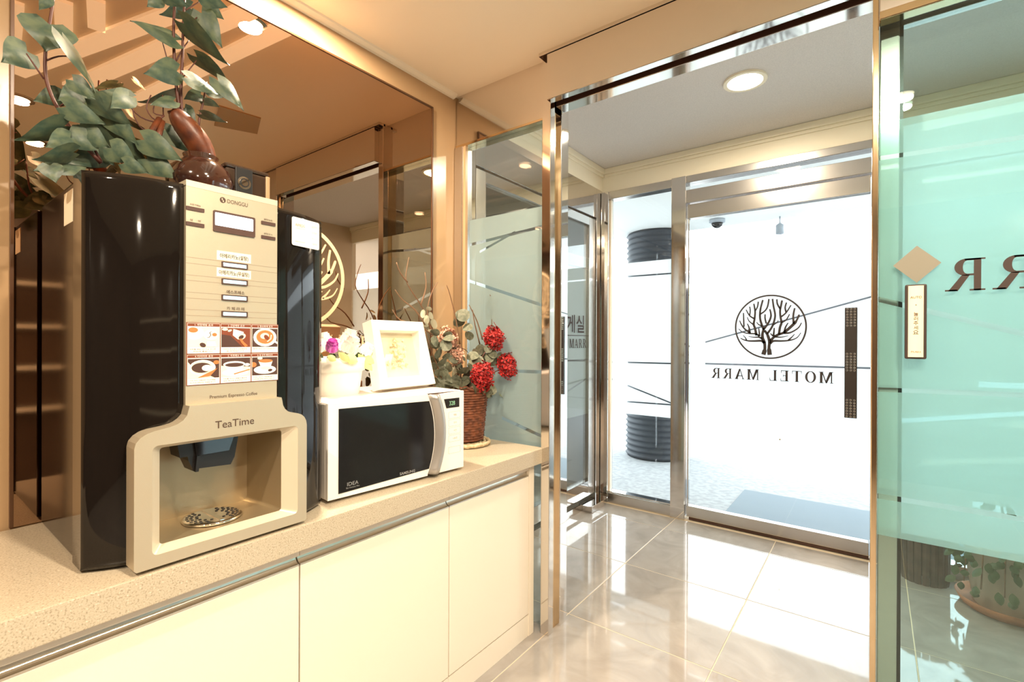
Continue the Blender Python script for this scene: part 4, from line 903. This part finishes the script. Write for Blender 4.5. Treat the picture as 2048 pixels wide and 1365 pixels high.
LV = [((335,165),(312,362),240),((440,270),(635,640),70),((185,350),(0,430),160),((1200,275),(885,150),95),((1205,485),(970,505),160),((1290,55),(1080,95),110),((1375,90),(1520,335),150),((1255,160),(1575,440),130),((1345,390),(1580,565),100),((1490,550),(1660,762),120),((1285,530),(1500,655),90),((1370,645),(1250,685),90),((1395,690),(1500,725),55),((1380,780),(1550,830),60),((1260,740),(1340,862),90),((890,670),(660,628),100),((880,655),(745,745),120),((1190,650),(930,685),70),((1185,690),(1020,725),80),((500,550),(662,685),100),((410,650),(225,690),105),((540,625),(385,690),110),((655,685),(912,865),130),((590,650),(760,775),120),((440,860),(85,948),115),((450,730),(725,850),130),((640,865),(1032,1120),190),((740,785),(950,992),130),((500,1040),(208,1082),95),((512,1120),(222,1175),115),((340,1130),(385,1255),110),((985,955),(1250,1102),160),((1130,890),(1350,1072),110),((1005,1085),(1222,1225),160),((850,1115),(1015,1182),100),((700,1050),(450,1120),140),((560,900),(750,1010),150),((1385,-20),(1552,50),110),((1420,40),(1530,135),90),((1085,-10),(1000,50),90),((330,-10),(265,70),60),((1420,620),(1580,660),70),((600,930),(460,1010),150),((760,1010),(930,1110),150),((640,1010),(780,1130),140),((480,940),(300,1010),120),((1140,-20),(1290,40),90),((1270,800),(1200,880),70)]
for i, (b, t, w) in enumerate(LV):
    X0 = -1.285+(.035*math.sin(i*2.1)); dx = random.uniform(-.018, .018)
    B = cx(*b, X0); T = cx(*t, min(X0+dx, -1.19)); Lm = (T-B).length; wa = w*K/795.0*(abs(X0)/1.28)*.95; full = max(wa, Lm*.66)
    put_leaf(LM['vine'], vp, B, T, full, math.acos(min(1, wa/full))*random.choice((-1, 1)))
# ================================================================== PUSH BUTTON, DIAMOND STICKER
YB = 1.6555
pb = thing('push_button', (.0845, YB, 1.25), 'slim AUTO push button plate with vertical Korean lettering on teal glass', 'button')
box('housing', (.063, 1.636, 1.155), (.107, YB, 1.350), 'ink_dark', pb, .004)
bm = bmesh.new(); n = 8; rows = []
for z in (1.160, 1.346): rows.append([bm.verts.new((.0695+.031*i/n, 1.6355-.004*math.sin(math.pi*i/n), z)) for i in range(n+1)])
for i in range(n): bm.faces.new((rows[0][i], rows[0][i+1], rows[1][i+1], rows[1][i]))
obj('face_plate', bm, 'push_cream', pb, True)
Fb = FY(1.6312)
text('lettering', 'AUTO', Fb, .085, 1.316, w=.023, h=.006, parent=pb, mat='ink_brown')
for i, ch in enumerate('눌러주세요'): text('lettering', ch, Fb, .085, 1.272-.0118*i, h=.0100, parent=pb, mat='ink_dark')
plate('lettering', [ell(.085, 1.296, .0012, .0012, 8)], Fb, .0004, 'ink_dark', pb); text('lettering', 'PUSH', Fb, .085, 1.174, w=.019, h=.004, parent=pb, mat='print_maroon')
dm = plate('diamond_sticker', [[(.0875, 1.4535), (.0865, 1.354), (.136, 1.404)][0:1]+[(.136, 1.4045), (.0875, 1.3555), (.0385, 1.4045)]], FY(1.6556), .0006, 'diamond_beige'); tag(dm, 'beige diamond sticker on teal glass above the push button', 'sticker')
# ================================================================== VESTIBULE PLANTS (seen under the teal film)
pl = thing('wooden_planter', (.205, 3.178, 0), 'dark wooden stave planter standing by the entrance glass', 'planter')
NS = 18
for k in range(NS):
    a0, a1 = 2*math.pi*k/NS+.03, 2*math.pi*(k+1)/NS-.03; bm = bmesh.new(); vs = []
    for z, ro in ((0, .088), (.02, .092), (.36, .097)):
        vs.append([bm.verts.new((.205+r_*math.cos(a), 3.178+.78*r_*math.sin(a), z)) for a, r_ in ((a0, ro), ((a0+a1)/2, ro+.003), (a1, ro), (a1, ro-.015), (a0, ro-.015))])
    for a, b in zip(vs[:-1], vs[1:]):
        for i in range(5): bm.faces.new((a[i], a[(i+1) % 5], b[(i+1) % 5], b[i]))
    bm.faces.new(vs[0]); bm.faces.new(vs[-1]); obj('stave', bm, 'wood_dark', pl)
plate('soil', [ell(.205, 3.178, .074, .056)], lambda u, v, d: Vector((u, v, .32+d)), .01, 'soil', pl)
SX, SY = .485, 3.055
pt = thing('potted_shrub', (SX, SY, 0), 'leafy green shrub in putty pot on terracotta saucer', 'potted plant')
lathe('saucer', [(.150, 0), (.165, .012), (.182, .045), (.176, .046), (.160, .016), (.0, .012)], (SX, SY, 0), 'terracotta', pt, 36, cap=False)
lathe('pot', [(.115, .014), (.120, .02), (.155, .27), (.163, .272), (.165, .30), (.155, .302), (.148, .28), (.0, .275)], (SX, SY, 0), 'pot_putty', pt, 36, cap=False)
plate('soil', [ell(SX, SY, .148, .148)], lambda u, v, d: Vector((u, v, .276+d)), .006, 'soil', pt)
for k in range(170):
    a = random.uniform(0, 6.28)
    if k < 60:          # leaves hanging over the rim
        a = random.choice((random.uniform(2.7, 4.3), random.uniform(4.3, 6.0))); r_ = random.uniform(.165, .20); z = random.uniform(.10, .30)
        b = Vector((SX+r_*math.cos(a), SY+r_*math.sin(a), z)); t = b+Vector((math.cos(a)*.02+random.uniform(-.02, .02), math.sin(a)*.02, random.uniform(-.05, -.02)))
    else:
        r_ = random.uniform(.02, .20); z = random.uniform(.31, .66)
        b = Vector((SX+r_*math.cos(a), SY+r_*math.sin(a), z)); t = b+Vector((math.cos(a)*.04, math.sin(a)*.03, random.uniform(-.05, .03)))
    if max(b.y, t.y) > 3.23: continue
    put_leaf(LM['dark'], pt, b, t, .032, random.uniform(-.7, .7))
for k in range(7):
    a = k*.9; tube('stem', [(SX, SY, .27), (SX+.06*math.cos(a), SY+.06*math.sin(a), .42), (SX+.13*math.cos(a), SY+.13*math.sin(a), .56)], .005, 'twig', pt, 5)
for k in range(8):
    a = 2.8+k*.42; tube('stem', [(SX+.12*math.cos(a), SY+.12*math.sin(a), .28), (SX+.168*math.cos(a), SY+.168*math.sin(a), .315), (SX+.182*math.cos(a), SY+.182*math.sin(a), .12)], .003, 'twig', pt, 5)
